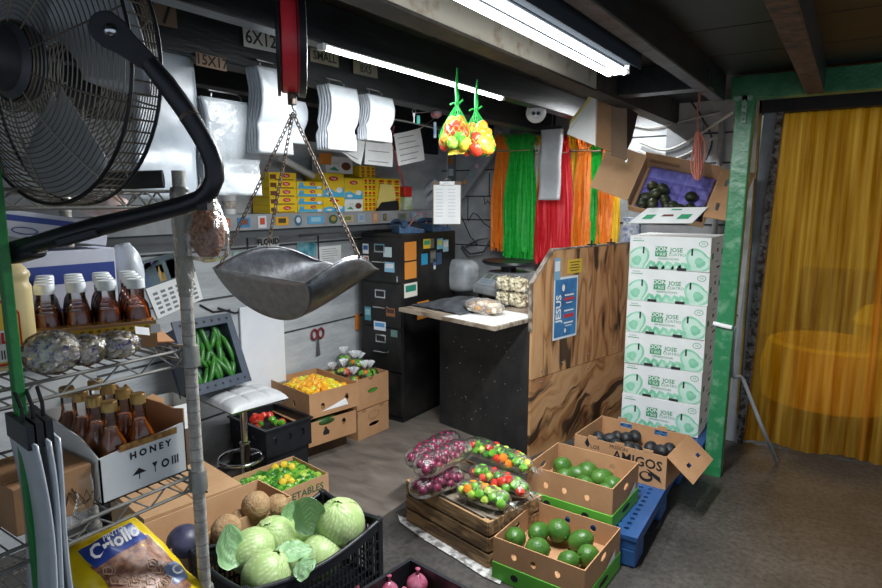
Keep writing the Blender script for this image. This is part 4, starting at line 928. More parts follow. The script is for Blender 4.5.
# right stack
t_ = thing('cardboard_tray', 'brown carton on the floor in front of cabinet, under the bagged peppers', 'box', (-2.79, 3.09, 0), -4)
hole_box(.37, .30, .205, .005, [], [oval(.10, .028, .15, .085)], [], [], t_)
m = MB(); M = SIDE((.1856, 0, 0))
m.prism(oval(.11, .06, 0, .15), [oval(.10, .05, 0, .15)], .0004, M); m.build('print', cardin, t_)
m = MB()
for y in (-.11, .06): m.bbox((.178, y, .19), (.187, y+.04, .206))
m.build('notch', cardin, t_)
MB().bbox((-.18, -.145, .15), (.18, .145, .155)).build('filler_tray', cardin, t_)
bp_ = thing('bagged_pepper_carton', 'brown carton filled with small bags of mixed peppers, by the cabinet', 'box', (-2.80, 3.10, .207), -4)
hole_box(.37, .31, .21, .005, [], [oval(.10, .03, .15, .11)], [], [], bp_)
MB().bbox((-.18, -.15, .1), (.18, .15, .105)).build('filler_tray', cardin, bp_)
m = MB(); m.poly(pts3(SIDE((.1856, .0, .11)), oval(.085, .022))); m.build('green_print', mat('leaf_green', '3f8a2a', rough=.6), bp_)
random.seed(21)
bmix = [PEP[k] for k in ('green', 'green', 'deepgreen', 'red', 'orange', 'green', 'lime')]
spots_ = [(-.12, -.08, .20), (-.03, -.06, .235), (.08, -.08, .20), (-.12, .07, .22), (-.02, .08, .255), (.10, .06, .22), (.02, .0, .29), (-.09, .0, .30), (.13, -.02, .24)]
for i, (x, y, z) in enumerate(spots_):
    p = Mt(bp_) @ Vector((x, y, z-.03)); t_ = thing('pepper_bag', 'small tied clear bag of mixed peppers in the carton by the cabinet', 'bag', p, rnd(0, 360), 'small pepper bags')
    m = MB(); m.ball((0, 0, 0), (.062, .062, .052), 16, 10, fn=lambda d, a, b_: 1+.1*noise.noise(d*3+Vector((i, 0, 0)))); m.build('bag_film', bagfilm, t_, True)
    m = MB(); m.grid(lambda u, v: Vector(((.006+.03*v*(1+.4*math.sin(u*25)))*math.cos(2*PI*u), (.006+.028*v)*math.sin(2*PI*u), .05+.045*v)), 18, 4, True); m.build('tied_end', tiefilm, t_, True)
    for q in range(9):
        d = Vector((math.cos(q*2.4), math.sin(q*2.4), .1+.85*(q % 3)/2)).normalized()
        inst(random.choice(bmix), 'small_pepper', p+d*.034, rr3(), 'small pepper inside one of the tied bags in the carton by cabinet', 'pepper', 'peppers in the small tied bags', .8)
# ---- black crate of red peppers, low table under it
t_ = thing('red_pepper_crate', 'black plastic crate with a few red peppers behind the stool post', 'crate', (-2.79, 2.345, .155), -7)
hole_box(.38, .31, .16, .006, [oval(.05, .02, x, .10) for x in (.1, .26)], [oval(.03, .05, y, .09) for y in (.05, .15, .24)], [], [], t_, black)
MB().prism(rect(.40, .33), [rect(.36, .29)], .012, Matrix.Translation((0, 0, .155))).build('rim', black, t_, bevel=.003)
MB().bbox((-.18, -.145, .006), (.18, .145, .10)).build('filler_tray', black, t_)
random.seed(5)
for i in range(16):
    p = Mt(t_) @ Vector((rnd(-.1, .08), rnd(-.12, .05), .125+rnd(0, .03)))
    if i % 5: inst(PEP['red'], 'red_pepper', p, rr3(), 'small red pepper lying in the black crate behind the stool', 'pepper', 'red peppers in the black crate', 1.0)
    else: inst(PEP['green'], 'green_pepper', p, rr3(), 'small green pepper among the red ones in the black crate', 'pepper', 'green peppers in the black crate', 1.0)
t_ = thing('step_box', 'black upturned crate under the red pepper crate', 'crate', (-2.80, 2.345, 0), -7)
hole_box(.36, .28, .15, .006, [oval(.06, .03, .18, .08)], [oval(.06, .03, .16, .08)], [], [], t_, black); MB().bbox((-.18, -.14, .145), (.18, .14, .152)).build('top', black, t_)
# ---- stool
st = thing('bar_stool', 'bar stool with tufted white cushion seat and chrome pedestal and foot ring', 'stool', (-2.69, 2.08, 0), -8)
cush = mat('white_vinyl', 'd4d6d8', 'c2c4c6', rough=.4, scale=5)
def cushion(u, v):
    x = (u-.5)*.37; y = (v-.5)*.34; e = (1-abs(2*u-1)**5)*(1-abs(2*v-1)**5)
    z = .525+.05*e**.5-.010*max(0, math.cos(u*6*PI))**8*e-.010*max(0, math.cos(v*6*PI))**8*e
    return Vector((x, y, z))
m = MB().grid(cushion, 48, 48); m.grid(lambda u, v: Vector(((u-.5)*.37, (.5-v)*.34, .525-.02*(1-abs(2*u-1)**6)*(1-abs(2*v-1)**6))), 8, 8)
m.build('seat', cush, st, True)
MB().tube([(-.17, -.155, .515), (.17, -.155, .515), (.17, .155, .515), (-.17, .155, .515)], .008, 8, True).build('seat_frame', chrome, st, True)
MB().bbox((-.09, -.09, .495), (.09, .09, .51)).build('seat_plate', black, st)
MB().lathe([(.028, .02), (.028, .26), (.03, .262), (.03, .275), (.02, .28), (.02, .5)], 20).build('pedestal', chrome, st, True)
MB().tube([(.118*math.cos(2*PI*i/28)+.0, .118*math.sin(2*PI*i/28)-.03, .19) for i in range(28)], .010, 10, True).build('foot_ring', chrome, st, True)
MB().tube([(0, .02, .19), (0, .088, .19)], .009, 8).build('ring_arm', chrome, st, True)
MB().lathe([(.115, 0), (.115, .008), (.08, .018), (.032, .03), (.0, .03)], 32).build('base', chrome, st, True)
# ---- cucumber crate leaning on the wall above the stool
bluegrey = mat('blue_grey_plastic', '39424f', '454f5d', rough=.45, scale=10)
cuM = frame((-2.780, 1.968, 0.789), Vector((-2.720, 2.194, 0.640))-Vector((-2.720, 1.825, 0.644)), Vector((-2.860, 1.799, 0.962))-Vector((-2.720, 1.825, 0.644)))
cc = thing('cucumber_crate', 'blue grey plastic crate of cucumbers tilted against wall above stool', 'crate', cuM.translation, rot=cuM.to_euler())
W_, H_ = .36, .40
MB().prism(rect(W_, H_), [rect(W_-.085, H_-.11)], .012, Matrix.Translation((0, 0, 0))).build('rim', bluegrey, cc, bevel=.003)
m = MB(); D_ = -.15
m.bbox((-W_/2+.02, -H_/2+.02, D_), (W_/2-.02, H_/2-.02, D_+.01))
for s_ in (-1, 1): m.bbox((s_*(W_/2-.03)-.006, -H_/2+.03, D_), (s_*(W_/2-.03)+.006, H_/2-.03, .0)); m.bbox((-W_/2+.03, s_*(H_/2-.04)-.006, D_), (W_/2-.03, s_*(H_/2-.04)+.006, .0))
m.build('crate_body', bluegrey, cc)
for k in range(7):
    MB().prism(oval(.014, .014, -.14+.047*k, -H_/2+.028), (), .0006, Matrix.Translation((0, 0, .0125))).build('rim_hole', ink, cc)
    MB().prism(oval(.016, .016, -.14+.047*k, H_/2-.028), (), .0006, Matrix.Translation((0, 0, .0125))).build('rim_hole', ink, cc)
cukem = mat('cucumber_green', '245f22', '4a8a34', rough=.35, scale=10, stretch=(1, 1, .3))
def cuke_fn(d, a, b_): return 1+.05*math.cos(a*6)+.04*noise.noise(d*2)
random.seed(8)
m = MB()
def cuke(L_, r): return MB().tube([(0, .012*math.sin(PI*i/10), -L_/2+L_*i/10) for i in range(11)], [r*k for k in (.25, .62, .85, .97, 1, 1, 1, .95, .85, .6, .22)], 12).mesh('cucumber', cukem, True)
CK = [cuke(.15, .0145), cuke(.17, .014), cuke(.13, .0155)]
n_ = 0
for r_ in range(3):
    for k in range(9):
        x = -.118+.0295*k+rnd(-.006, .006); y = (-.10, .0, .085)[r_]+rnd(-.02, .02)
        p = cuM @ Vector((x, y, -.04-.012*r_+rnd(-.015, .02)+(.012 if k in (3, 4) else 0)))
        rot = (cuM.to_3x3() @ Matrix.Rotation(rnd(-.8, .4)+.2, 3, 'Z') @ Matrix.Rotation(PI/2+rnd(-.12, .12), 3, 'X')).to_euler()
        inst(random.choice(CK), 'cucumber', p, rot, 'green cucumber lying in the tilted blue grey crate', 'cucumber', 'cucumbers in the tilted crate', rnd(.9, 1.1))
MB().bbox((-W_/2+.04, -H_/2+.05, D_+.01), (W_/2-.04, H_/2-.05, -.075)).build('filler_tray', bluegrey, cc)
# ---- vegetables box in front of stool
jb = thing('green_pepper_carton', 'brown carton lettered TABLES on the floor full of small green peppers', 'box', (-2.405, 2.06, .0), -9)
hole_box(.33, .40, .155, .005, [], [], [], [], jb, card2)
m = MB(); m.text('VEGETABLES', .052, SIDE((.1656, .02, .10)), bold=.001); m.build('print', mat('dark_green_print', '1f5a40', rough=.6), jb)
MB().bbox((-.16, -.195, .006), (.16, .195, .07)).build('filler_tray', cardin, jb)
put_pile([PEP['green'], PEP['deepgreen'], PEP['green'], PEP['deepgreen'], PEP['green'], PEP['lime']], 'green_pepper', Mt(jb), .315, .385, .118, 0, .0160, 'small green pepper heaped in the carton on the floor before stool', 'pepper', 'green peppers in the floor carton', .02, 9)
for x, y in ((-.11, .05), (-.04, .11), (.07, -.02), (.10, .01), (.05, .02), (-.1, .1)):
    inst(PEP['yellow'], 'yellow_pepper', Mt(jb) @ Vector((x, y, .155)), rr3(), 'small yellow pepper lying on top of the green peppers', 'pepper', 'yellow peppers among green', .95)
# ---- closed carton and carton of coconuts
cb = thing('closed_carton', 'closed brown carton behind the wire shelf post with black printed outline', 'box', (-2.47, 1.52, 0), -9)
MB().bbox((-.19, -.22, 0), (.19, .22, .30)).build('carton_body', card2, cb, bevel=.002)
MB().bbox((-.19, -.004, .3), (.19, .004, .3012)).build('seam', cardin, cb)
m = MB(); M = SIDE((.1906, 0, .15)); m.prism(rect(.16, .10, .04, .02), [rect(.145, .085, .04, .02)], .0006, M)
m.build('print', ink, cb); m = MB(); m.poly(pts3(M, rect(.05, .03, .16, .08), .0004)); m.build('red_stamp', mat('red_stamp', '9a4a40', rough=.8), cb)
co = thing('coconut_carton', 'open brown carton holding coconuts and a purple cabbage', 'box', (-2.10, 1.455, 0), -7)
hole_box(.26, .58, .315, .006, [], [rect(.012, .06, .46, .25)], [], [], co, card2)
MB().bbox((-.125, -.285, .006), (.125, .285, .19)).build('filler_tray', cardin, co)
husk = mat('coconut_husk', 'b0916a', '8d6c48', rough=.9, scale=16, bump=.9, bscale=50, lo=.4, hi=.7)
CO = [MB().ball((0, 0, 0), (.075, .075, .082), 24, 16, fn=lambda d, a, b_, k=k: 1+.03*noise.noise(d*2+Vector((k, 0, 0)))+.012*noise.noise(d*14)).mesh('coconut', husk, True) for k in range(2)]
for i, (p, s_, lb) in enumerate((((-1.976, 1.566, 0.330), .80, 'round brown coconut standing highest in the carton'), ((-1.967, 1.409, 0.300), .78, 'brown coconut nearest the wire shelf post'), ((-2.017, 1.513, 0.270), .66, 'brown coconut half hidden between two others'), ((-1.963, 1.666, 0.290), .68, 'brown coconut at the right end of carton beside cabbage crate'))):
    inst(CO[i % 2], 'coconut', p, rr3(), lb, 'coconut', 'coconuts in the carton', s_)
solo(MB().ball((0, 0, 0), (.068, .066, .062), 24, 16, fn=lambda d, a, b_: 1+.03*noise.noise(d*2)), 'purple_cabbage', mat('purple_cabbage', '2a2b40', '5a5872', rough=.4, scale=9, lo=.4, hi=.7), 'dark purple cabbage in the coconut carton behind shelf post', 'cabbage', (-2.016, 1.261, 0.310), smooth=True)
# ---- cabbages
cbm, t, b = newmat('cabbage_leaf'); N = t.nodes; L = t.links
at = N.new('ShaderNodeAttribute'); at.attribute_name = 'vein'
rp = N.new('ShaderNodeValToRGB'); e = rp.color_ramp.elements
e[0].position = 0; e[0].color = lin('a9c47e'); e[1].position = 1; e[1].color = lin('eef0d4')
q = e.new(.4); q.color = lin('c6d8a0')
L.new(at.outputs['Fac'], rp.inputs[0]); L.new(rp.outputs[0], b.inputs['Base Color']); b.inputs['Roughness'].default_value = .42
b.inputs['Subsurface Weight'].default_value = .12; b.inputs['Subsurface Radius'].default_value = (.01, .02, .005)
cbg, t, b = newmat('cabbage_outer_leaf'); N = t.nodes; L = t.links
at = N.new('ShaderNodeAttribute'); at.attribute_name = 'vein'
rp = N.new('ShaderNodeValToRGB'); e = rp.color_ramp.elements
e[0].position = 0; e[0].color = lin('86b07c'); e[1].position = 1; e[1].color = lin('deead2')
q = e.new(.4); q.color = lin('a4c59a')
L.new(at.outputs['Fac'], rp.inputs[0]); L.new(rp.outputs[0], b.inputs['Base Color']); b.inputs['Roughness'].default_value = .45
def leafmesh(name, fn, nu, nv, m_, solid=True):
    m = MB(); V = []
    def f(u, v): p, a = fn(u, v); V.append(a); return p
    m.grid(f, nu, nv); me = m.mesh(name, m_, True)
    a = me.attributes.new('vein', 'FLOAT', 'POINT')
    for i, x in enumerate(V): a.data[i].value = x
    return me
def vein(u, v, k=0):
    # u across leaf -1..1, v from stem 0 to tip 1
    a = math.exp(-(u/.022)**2)*(1-.5*v)
    for i in range(6):
        c = .03+.13*i; wob = .03*noise.noise(Vector((u*3, i*2.3, k))); d = v-c-abs(u)*1.15-wob; a = max(a, .8*math.exp(-(d/.016)**2)*(1-.55*abs(u)))
    return min(1, a+.30*(1-v)**3+.10*noise.noise(Vector((u*5, v*5, k))))
def headleaf(k, spread, r, out):
    def fn(u, v):
        uu = u*2-1; th = (.02+.98*v)*PI*(.90+.025*k); ph = uu*spread*(.35+.65*math.sin(min(1, v*1.25)*PI*.5))
        rr_ = r*(1+out*(v**3)*(.4+.6*abs(uu))+.02*noise.noise(Vector((uu*2, v*3, k))))+.0016*vein(uu, v, k)
        rr_ += .004*noise.noise(Vector((uu*7, v*7, k+9)))*v
        d = Vector((math.sin(th)*math.cos(ph), math.sin(th)*math.sin(ph), -math.cos(th)*1.06))
        return d*rr_, vein(uu, v, k)
    return fn
def outerleaf(k, w_, L_, bend):
    def fn(u, v):
        uu = u*2-1; ww = w_*max(.02, 1-abs(2*v**.75-1)**2.6)**.5*(1+.05*math.sin(v*17+k)*abs(uu)**3)
        x = uu*ww; y = L_*v; z = bend*v*v*L_-.18*w_*(1-uu*uu)*(1-v)+.008*math.sin(uu*9+v*7+k)*abs(uu)**2*v+.008*noise.noise(Vector((uu*4, v*5, k)))+.0025*vein(uu, v, k)
        return Vector((x, y, z)), vein(uu, v, k)
    return fn
HL = [leafmesh('wrapper_leaf', headleaf(k, 1.3, .094+.001*k, .03 if k > 1 else .008), 30, 34, cbm) for k in range(4)]
CORE = MB().ball((0, 0, 0), (.09, .09, .095), 20, 14).mesh('heart', cbm, True)
OL = [leafmesh('loose_leaf', outerleaf(k, .085, .18, (.5, -.3, .9)[k]), 26, 30, cbg) for k in range(3)]
def cabbage(p, rot, s_, lb, loose=()):
    t_ = thing('cabbage', lb, 'cabbage', p, rot=rot, group='cabbages in the black crate'); t_.scale = (s_,)*3
    o = bpy.data.objects.new('heart', CORE); COL.objects.link(o); o.parent = t_
    for k in range(4):
        o = bpy.data.objects.new('wrapper_leaf', HL[k]); COL.objects.link(o); o.parent = t_; o.rotation_euler = (0, 0, k*1.62+.3)
    for k, (az, tilt, i) in enumerate(loose):
        o = bpy.data.objects.new('loose_leaf', OL[i]); COL.objects.link(o); o.parent = t_
        o.rotation_euler = (Matrix.Rotation(az, 3, 'Z') @ Matrix.Rotation(tilt, 3, 'X')).to_euler()
        o.location = Matrix.Rotation(az, 3, 'Z') @ Vector((0, .07, -.05))
g_ = [((-1.608, 1.703, 0.300), (.35, -.1, .4), 1.0, 'tall pale green cabbage standing in the right corner of black crate', ()),
 ((-1.916, 1.548, 0.250), (.5, -.5, 1.0), .86, 'pale cabbage at the back of black crate near the coconuts', ()),
 ((-1.830, 1.421, 0.250), (-.9, .35, 0), .88, 'pale cabbage with branching stem veins at the left of crate', ()),
 ((-1.648, 1.343, 0.250), (.5, .2, 2.2), .90, 'pale cabbage at the front edge of crate, bottom of photo', ()),
 ((-1.795, 1.654, 0.220), (.2, .3, 3.0), .86, 'green cabbage in the middle of crate behind a standing leaf', ()),
 ((-1.635, 1.590, 0.200), (-.4, .5, 1.2), .88, 'green cabbage low at the front right of the crate', ()),
 ((-1.748, 1.537, 0.180), (.2, .0, .7), .82, 'green cabbage sunk in crate centre under a loose leaf', ()),
 ((-1.719, 1.687, 0.210), (.2, .5, .7), .6, 'small pale cabbage wedged behind the tall one', ())]
KM = Matrix.Translation((-1.735, 1.53, 0)) @ Matrix.Rotation(R(-7), 4, 'Z')
def inside(p, r):
    q = KM.inverted() @ Vector(p); return KM @ Vector((max(-.185+r, min(.185-r, q.x)), max(-.31+r, min(.31-r, q.y)), q.z))
for p, rot, s_, lb, lo in g_:
    s_ = 1 if isinstance(s_, tuple) else s_; p = inside(p, .098*s_)
    cabbage(p, rot, 1 if isinstance(s_, tuple) else s_, lb, lo)
lb_ = ['loose blue green cabbage leaf standing up at the back of crate', 'loose green cabbage leaf lying across the middle of crate', 'dark loose cabbage leaf hanging over the left rim of crate', 'loose striped cabbage leaf lying behind the upright one', 'small frilled cabbage leaf near the front of crate']
for i, (p, e_, s_) in enumerate((((-1.695, 1.599, 0.270), (1.15, .0, .1), .85), ((-1.659, 1.398, 0.300), (.25, .1, -.9), .7), ((-1.794, 1.327, 0.250), (.7, -.1, 1.2), .7), ((-1.799, 1.598, 0.250), (.95, .2, .8), .65), ((-1.525, 1.364, 0.280), (.9, .2, -.6), .45))):
    inst(OL[i % 3], 'cabbage_leaf', p, (e_[0], e_[1], e_[2]+R(20)), lb_[i], 'leaf', 'loose cabbage leaves', s_)
kc = thing('cabbage_crate', 'black lattice plastic crate piled with pale green cabbages', 'crate', (-1.735, 1.53, 0), -7)
kw, kd, kh = .385, .635, .30
m = MB()
def lattice(wid, M, sag, nm='lattice_side'):
    hs = []; n_c = int(wid/.021); 
    for i in range(n_c):
        x = .02+(wid-.04)*(i+.5)/n_c
        top = kh-.035-sag*math.sin(PI*x/wid)
        nr = 5; zz0 = .03
        for k in range(nr):
            z0 = zz0+(top-zz0)*k/nr+.004; z1 = zz0+(top-zz0)*(k+1)/nr-.004
            hs.append(rect((wid-.04)/n_c-.006, z1-z0, x, (z0+z1)/2))
    ol = [(0, 0), (wid, 0)]+[(wid*(1-i/16), kh-sag*math.sin(PI*(1-i/16))) for i in range(17)]
    MB().prism(ol, hs, .005, M).build(nm, black, kc)
    MB().tube([M @ Vector((wid*i/16, kh-sag*math.sin(PI*i/16), .0)) for i in range(17)], .009, 8).build('rim', black, kc, True)
lattice(kw, frame((-kw/2, -kd/2+.005, 0), (1,0,0), (0,0,1)), .02); lattice(kd, frame((kw/2-.005, -kd/2, 0), (0,1,0), (0,0,1)), .055)
lattice(kw, frame((kw/2, kd/2-.005, 0), (-1,0,0), (0,0,1)), .02); lattice(kd, frame((-kw/2+.005, kd/2, 0), (0,-1,0), (0,0,1)), .055)
for x in (-1, 1):
    for y in (-1, 1): MB().bbox((x*(kw/2-.012)-.014, y*(kd/2-.012)-.014, 0), (x*(kw/2-.012)+.014, y*(kd/2-.012)+.014, kh+.008)).build('corner_post', black, kc, bevel=.004)
MB().bbox((-kw/2, -kd/2, 0), (kw/2, kd/2, .006)).build('crate_floor', black, kc)
# ================================================================ wire shelving unit
ws = thing('wire_shelving', 'chrome wire shelving unit with four shelves beside the green post', 'shelving', (-1.10, .727, 0))
SX0, SY0 = -.46, -.93       # it runs back towards the wall and along to the left, out of the picture
ribm = mat('pitted_grey_post', 'c4c0b7', '98938a', rough=.5, metal=.1, scale=40, bump=.3)
def post(x, y):
    o = MB().tube([(x, y, .02), (x, y, 1.655)], .0127, 14).build('post', ribm, ws, True)
    m = MB()
    for k in range(60): m.tube([(x, y, .04+k*.0268), (x, y, .0425+k*.0268)], .0131, 12)
    c = MB().lathe([(.0, 0), (.016, 0), (.016, .02), (.012, .026), (0, .026)], 12, Matrix.Translation((x, y, 0))).build('foot', black, o)
    m.build('groove', mat('post_groove', '8f8a80', rough=.6), o); return o
for x, y in ((0, 0), (SX0, 0), (0, SY0), (SX0, SY0)): post(x, y)
def shelf(z):
    m = MB()
    for y in (0, SY0):
        a, b_ = (0, y), (SX0, y); m.tube([(0, y, z), (SX0, y, z)], .0034, 6); m.tube([(0, y, z-.030), (SX0, y, z-.030)], .0034, 6)
        m.tube([(SX0*i/12, y, z-(.030 if i % 2 else 0)) for i in range(13)], .0024, 5)
    for x in (0, SX0):
        m.tube([(x, 0, z), (x, SY0, z)], .0034, 6); m.tube([(x, 0, z-.030), (x, SY0, z-.030)], .0034, 6)
        m.tube([(x, SY0*i/26, z-(.030 if i % 2 else 0)) for i in range(27)], .0024, 5)
    for k in range(3): m.tube([(SX0*(k+1)/4, 0, z-.004), (SX0*(k+1)/4, SY0, z-.004)], .003, 6)
    for k in range(1, 40): m.tube([(0, SY0*k/40, z), (SX0, SY0*k/40, z)], .0017, 5)
    s_ = m.build('shelf', wiremat, ws, True)
    for x, y in ((0, 0), (SX0, 0), (0, SY0), (SX0, SY0)):
        MB().lathe([(.0128, -.04), (.0195, -.036), (.0180, .004), (.0165, .008), (.0128, .008)], 14, Matrix.Translation((x, y, z))).build('collar', wiremat, s_, True)
for z in (.765, 1.03, 1.30, 1.615): shelf(z)
foil = film('crinkled_clear_wrap', 'd7d2c6', .35, .2, 1, 60)
MB().lathe([(.0135, 1.41), (.018, 1.45), (.016, 1.5), (.019, 1.55), (.015, 1.6)], 14).build('tape_wrap', foil, ws, True)
MB().tube([(.0, -.002, .985), (.012, .012, .987), (-.012, .012, .99)], .002, 6, True).build('cable_tie', black, ws)
# ---- foam block on the top shelf
solo(MB().tube([(-1.18, .60, 1.632), (-1.10, .695, 1.638)], .017, 12), 'black_foam_tube', mat('dull_black_foam', '2b2c2b', '3a3a38', rough=.9, scale=30), 'short black foam sleeve on the top wire shelf beside the fan', 'sleeve', smooth=True)
# ---- oil jug
jg = thing('oil_jug', 'square yellow oil jug with printed label behind the green post', 'jug', (-1.28, .435, 1.303), -4)
jm = mat('cream_yellow_plastic', 'd8c286', 'e0cd98', rough=.35, scale=4)
m = MB()
def jug(u, v):
    th = 2*PI*u; h = v*.215; q = 1 if v < .78 else (1-(v-.78)/.22)**.6*.72+.28
    c, s_ = math.cos(th), math.sin(th); k = (abs(c)**6+abs(s_)**6)**(-1/6)*.072*q*(1-.04*(abs(v-.72) < .03))
    return Vector((c*k, s_*k, h))
m.grid(jug, 40, 34, True); m.build('jug_body', jm, jg, True)
MB().lathe([(.02, .205), (.02, .225), (.0, .228)], 16).build('cap', mat('yellow_cap', 'd8a83a', rough=.5), jg, True)
MB().tube([(.0, -.03, .21), (.0, -.055, .205), (.0, -.062, .17), (.0, -.06, .15)], .010, 8).build('jug_handle', jm, jg, True)
M = SIDE((.0725, -.005, .07)); m = MB(); m.poly(pts3(M, [(-.045, -.06), (.045, -.06), (.045, .03), (.03, .055), (-.03, .055), (-.045, .03)], .001)); m.k = 1
m.poly(pts3(M, [(-.042, -.056), (.042, -.056), (.042, .028), (.028, .05), (-.028, .05), (-.042, .028)], .0016)); m.k = 2; m.poly(pts3(M, rect(.07, .055, 0, -.025), .002)); m.k = 0; m.text('OIL', .026, M @ Matrix.Translation((.005, -.012, .0026)), bold=.001)
m.k = 3
for i in range(6): m.poly(pts3(M, rect(.002, .016, .012+.004*i, -.04), .0026))
m.build('label', [redp, mat('label_yellow', 'e0b83a', rough=.5), paper, ink], jg)
# ---- honey jars with white lids in the open carton
glassm, t, b = newmat('bottle_glass'); b.inputs['Base Color'].default_value = (.95, .96, .95, 1); b.inputs['Roughness'].default_value = .04
N = t.nodes; tp = N.new('ShaderNodeBsdfTransparent'); gl = N.new('ShaderNodeBsdfGlossy'); gl.inputs['Roughness'].default_value = .06; mxs = N.new('ShaderNodeMixShader'); fr = N.new('ShaderNodeFresnel'); fr.inputs[0].default_value = 1.5
t.links.new(fr.outputs[0], mxs.inputs[0]); t.links.new(tp.outputs[0], mxs.inputs[1]); t.links.new(gl.outputs[0], mxs.inputs[2]); t.links.new(mxs.outputs[0], N['Material Output'].inputs[0])
honey = mat('dark_honey', '7a2e10', 'a0480f', rough=.08, scale=6, spec=.6, coat=.6); honey2 = mat('amber_honey', '8a3f10', 'b5651c', rough=.08, scale=5, spec=.6, coat=.6)
def jar_first(lb, loc, grp):
    t_ = thing('honey_jar', lb, 'jar', loc, 0, grp)
    MB().lathe([(.0, .002), (.027, .002), (.027, .065), (.022, .09), (.0, .092)], 20).build('honey', honey, t_, True)
    MB().lathe([(.0, 0), (.0295, 0), (.031, .006), (.031, .07), (.026, .095), (.0185, .108), (.0185, .135)], 20, cap=False).build('glass', glassm, t_, True)
    MB().lathe([(.0, .133), (.0215, .133), (.0215, .152), (.0195, .155), (.0, .155)], 20).build('lid', mat('white_lid', 'dfe3e4', rough=.4), t_, True)
    l = MB(); l.lathe([(.0314, .030), (.0314, .062)], 20, cap=False); l.k = 1
    for i in range(10):
        a = 2*PI*i/10; l.poly([Vector((.0317*math.cos(a+d), .0317*math.sin(a+d), z)) for d, z in ((0, .044), (.3, .044), (.3, .054), (0, .054))])
    l.build('label', [mat('jar_label', 'b9922f', '8a2f22', rough=.5, scale=60), paper], t_)
    return t_
jx = -1.265; jb_ = thing('jar_carton', 'low brown carton of white-lidded honey jars on the middle wire shelf', 'box', (-1.300, .640, 1.303), -24)
hole_box(.215, .215, .055, .003, [], [], [], [], jb_)
m = MB(); M = SIDE((.1078, 0, 0)); m.poly(pts3(M, rect(.15, .022, .03, .038), .0004)); m.k = 1
for i in range(9): 
    for k in range(2): m.poly(pts3(M, oval(.009, .007, -.03+.014*i+.007*k, .033+.010*k, 6), .0008))
m.k = 2; m.poly(pts3(M, rect(.018, .018, .105, .038), .001))
m.build('print', [mat('honeycomb_yellow', 'd7b02c', rough=.6), mat('honeycomb_dark', '8a6a1c', rough=.6), paper], jb_)
MB().prism([(-.1, .108), (.09, .108), (.105, .14), (-.1, .13)], (), .003, Matrix.Translation((0, 0, .003))).build('flap', card, jb_)
first = None; lbj = 'white-lidded jar of dark honey in the low carton on the middle wire shelf'
for i in range(4):
    for j in range(4):
        loc = Mt(jb_) @ Vector((.077-.0515*i, -.078+.052*j, .005))
        if first is None: first = jar_first(lbj, loc, 'white-lidded honey jars')
        else:
            c = copy_tree(first); c.location = loc; c.rotation_euler.z = rnd(0, 6)
        (first if i == 0 and j == 0 else c).scale = (.80, .80, .86)
# ---- candy bags at the shelf edge
candy = mat('candy_wrappers', 'e9e1d2', '7d70ad', rough=.35, scale=90, lo=.5, hi=.62)
cand2 = mat('candy_gold', 'cdb98a', 'efe9dd', rough=.35, scale=60, lo=.4, hi=.6)
for i, (p, s_, lb) in enumerate((((-1.125, .482, 1.340), (.043, .043, .035), 'clear bag of wrapped purple sweets against green post, largest of three'), ((-1.135, .54, 1.331), (.040, .036, .026), 'clear bag of wrapped purple sweets between two other sweet bags'), ((-1.130, .595, 1.330), (.042, .040, .024), 'clear bag of wrapped sweets with white tag, nearest the wire post'))):
    t_ = thing('sweet_bag', lb, 'bag', p, 0, 'bags of sweets')
    random.seed(30+i); m = MB(); m2 = MB()
    for q in range(90):
        d = Vector((random.gauss(0, 1), random.gauss(0, 1), random.gauss(0, 1))).normalized()*rnd(.75, .95); (m if q % 3 else m2).ball((d.x*s_[0], d.y*s_[1], d.z*s_[2]), (rnd(.006, .010), .007, .005), 6, 4, Matrix.Rotation(rnd(0, 3), 3, 'Z'))
    m.ball((0, 0, 0), [k*.75 for k in s_], 12, 8)
    tag(m.build('sweets', candy, t_), None, None, None, 'stuff'); tag(m2.build('gold_sweets', cand2, t_), None, None, None, 'stuff')
    MB().ball((0, 0, 0), [k*1.1 for k in s_], 24, 16, fn=lambda d, a, b_: 1+.08*noise.noise(d*4)+.04*noise.noise(d*11)).build('bag_film', clearbag, t_, True)
    if i == 2: MB().poly(pts3(frame((.04, .03, .026), (.2, 1, -.3), (-.6, .2, .6)), rect(.026, .018))).build('tag', paper, t_)
# ---- cartons behind the jars
bc = mat('carton_blue', '2a3f8a', rough=.5)
def bluebox(nm, lb, loc, rot, d):
    t_ = thing(nm, lb, 'box', loc, rot=rot); MB().bbox((-d[0]/2, -d[1]/2, 0), (d[0]/2, d[1]/2, d[2])).build('carton_body', mat('pale_carton', 'b9bccb', 'c7cad6', rough=.6, scale=5), t_, bevel=.002)
    M = SIDE((d[0]/2+.0006, 0, 0)); m = MB(); m.poly(pts3(M, rect(d[1]*.98, d[2]*.22, 0, d[2]*.72)) ); m.prism(oval(.05, .016, -.02, d[2]*.28), [oval(.044, .011, -.02, d[2]*.28)], .0004, M); m.poly(pts3(M, oval(.05, .016, .04, d[2]*.28)))
    m.text('C', .02, M @ Matrix.Translation((-d[1]*.4, d[2]*.35, .0004))); m.build('print', bc, t_)
bluebox('striped_carton', 'white carton with blue stripe standing behind the honey jars', (-1.478, .60, 1.304), (0, 0, R(-3)), (.10, .33, .185))
bluebox('striped_carton', 'white carton with blue stripes lying tilted on another, below the fan', (-1.47, .60, 1.517), (R(-9), 0, R(-3)), (.10, .29, .055))
solo(MB().ball((0, 0, 0), (.05, .035, .075), 16, 12, fn=lambda d, a, b_: 1+.12*noise.noise(d*3)), 'white_plastic_bag', milky, 'crumpled white plastic bag hanging beside the striped carton', 'bag', (-1.47, .815, 1.42), smooth=True)
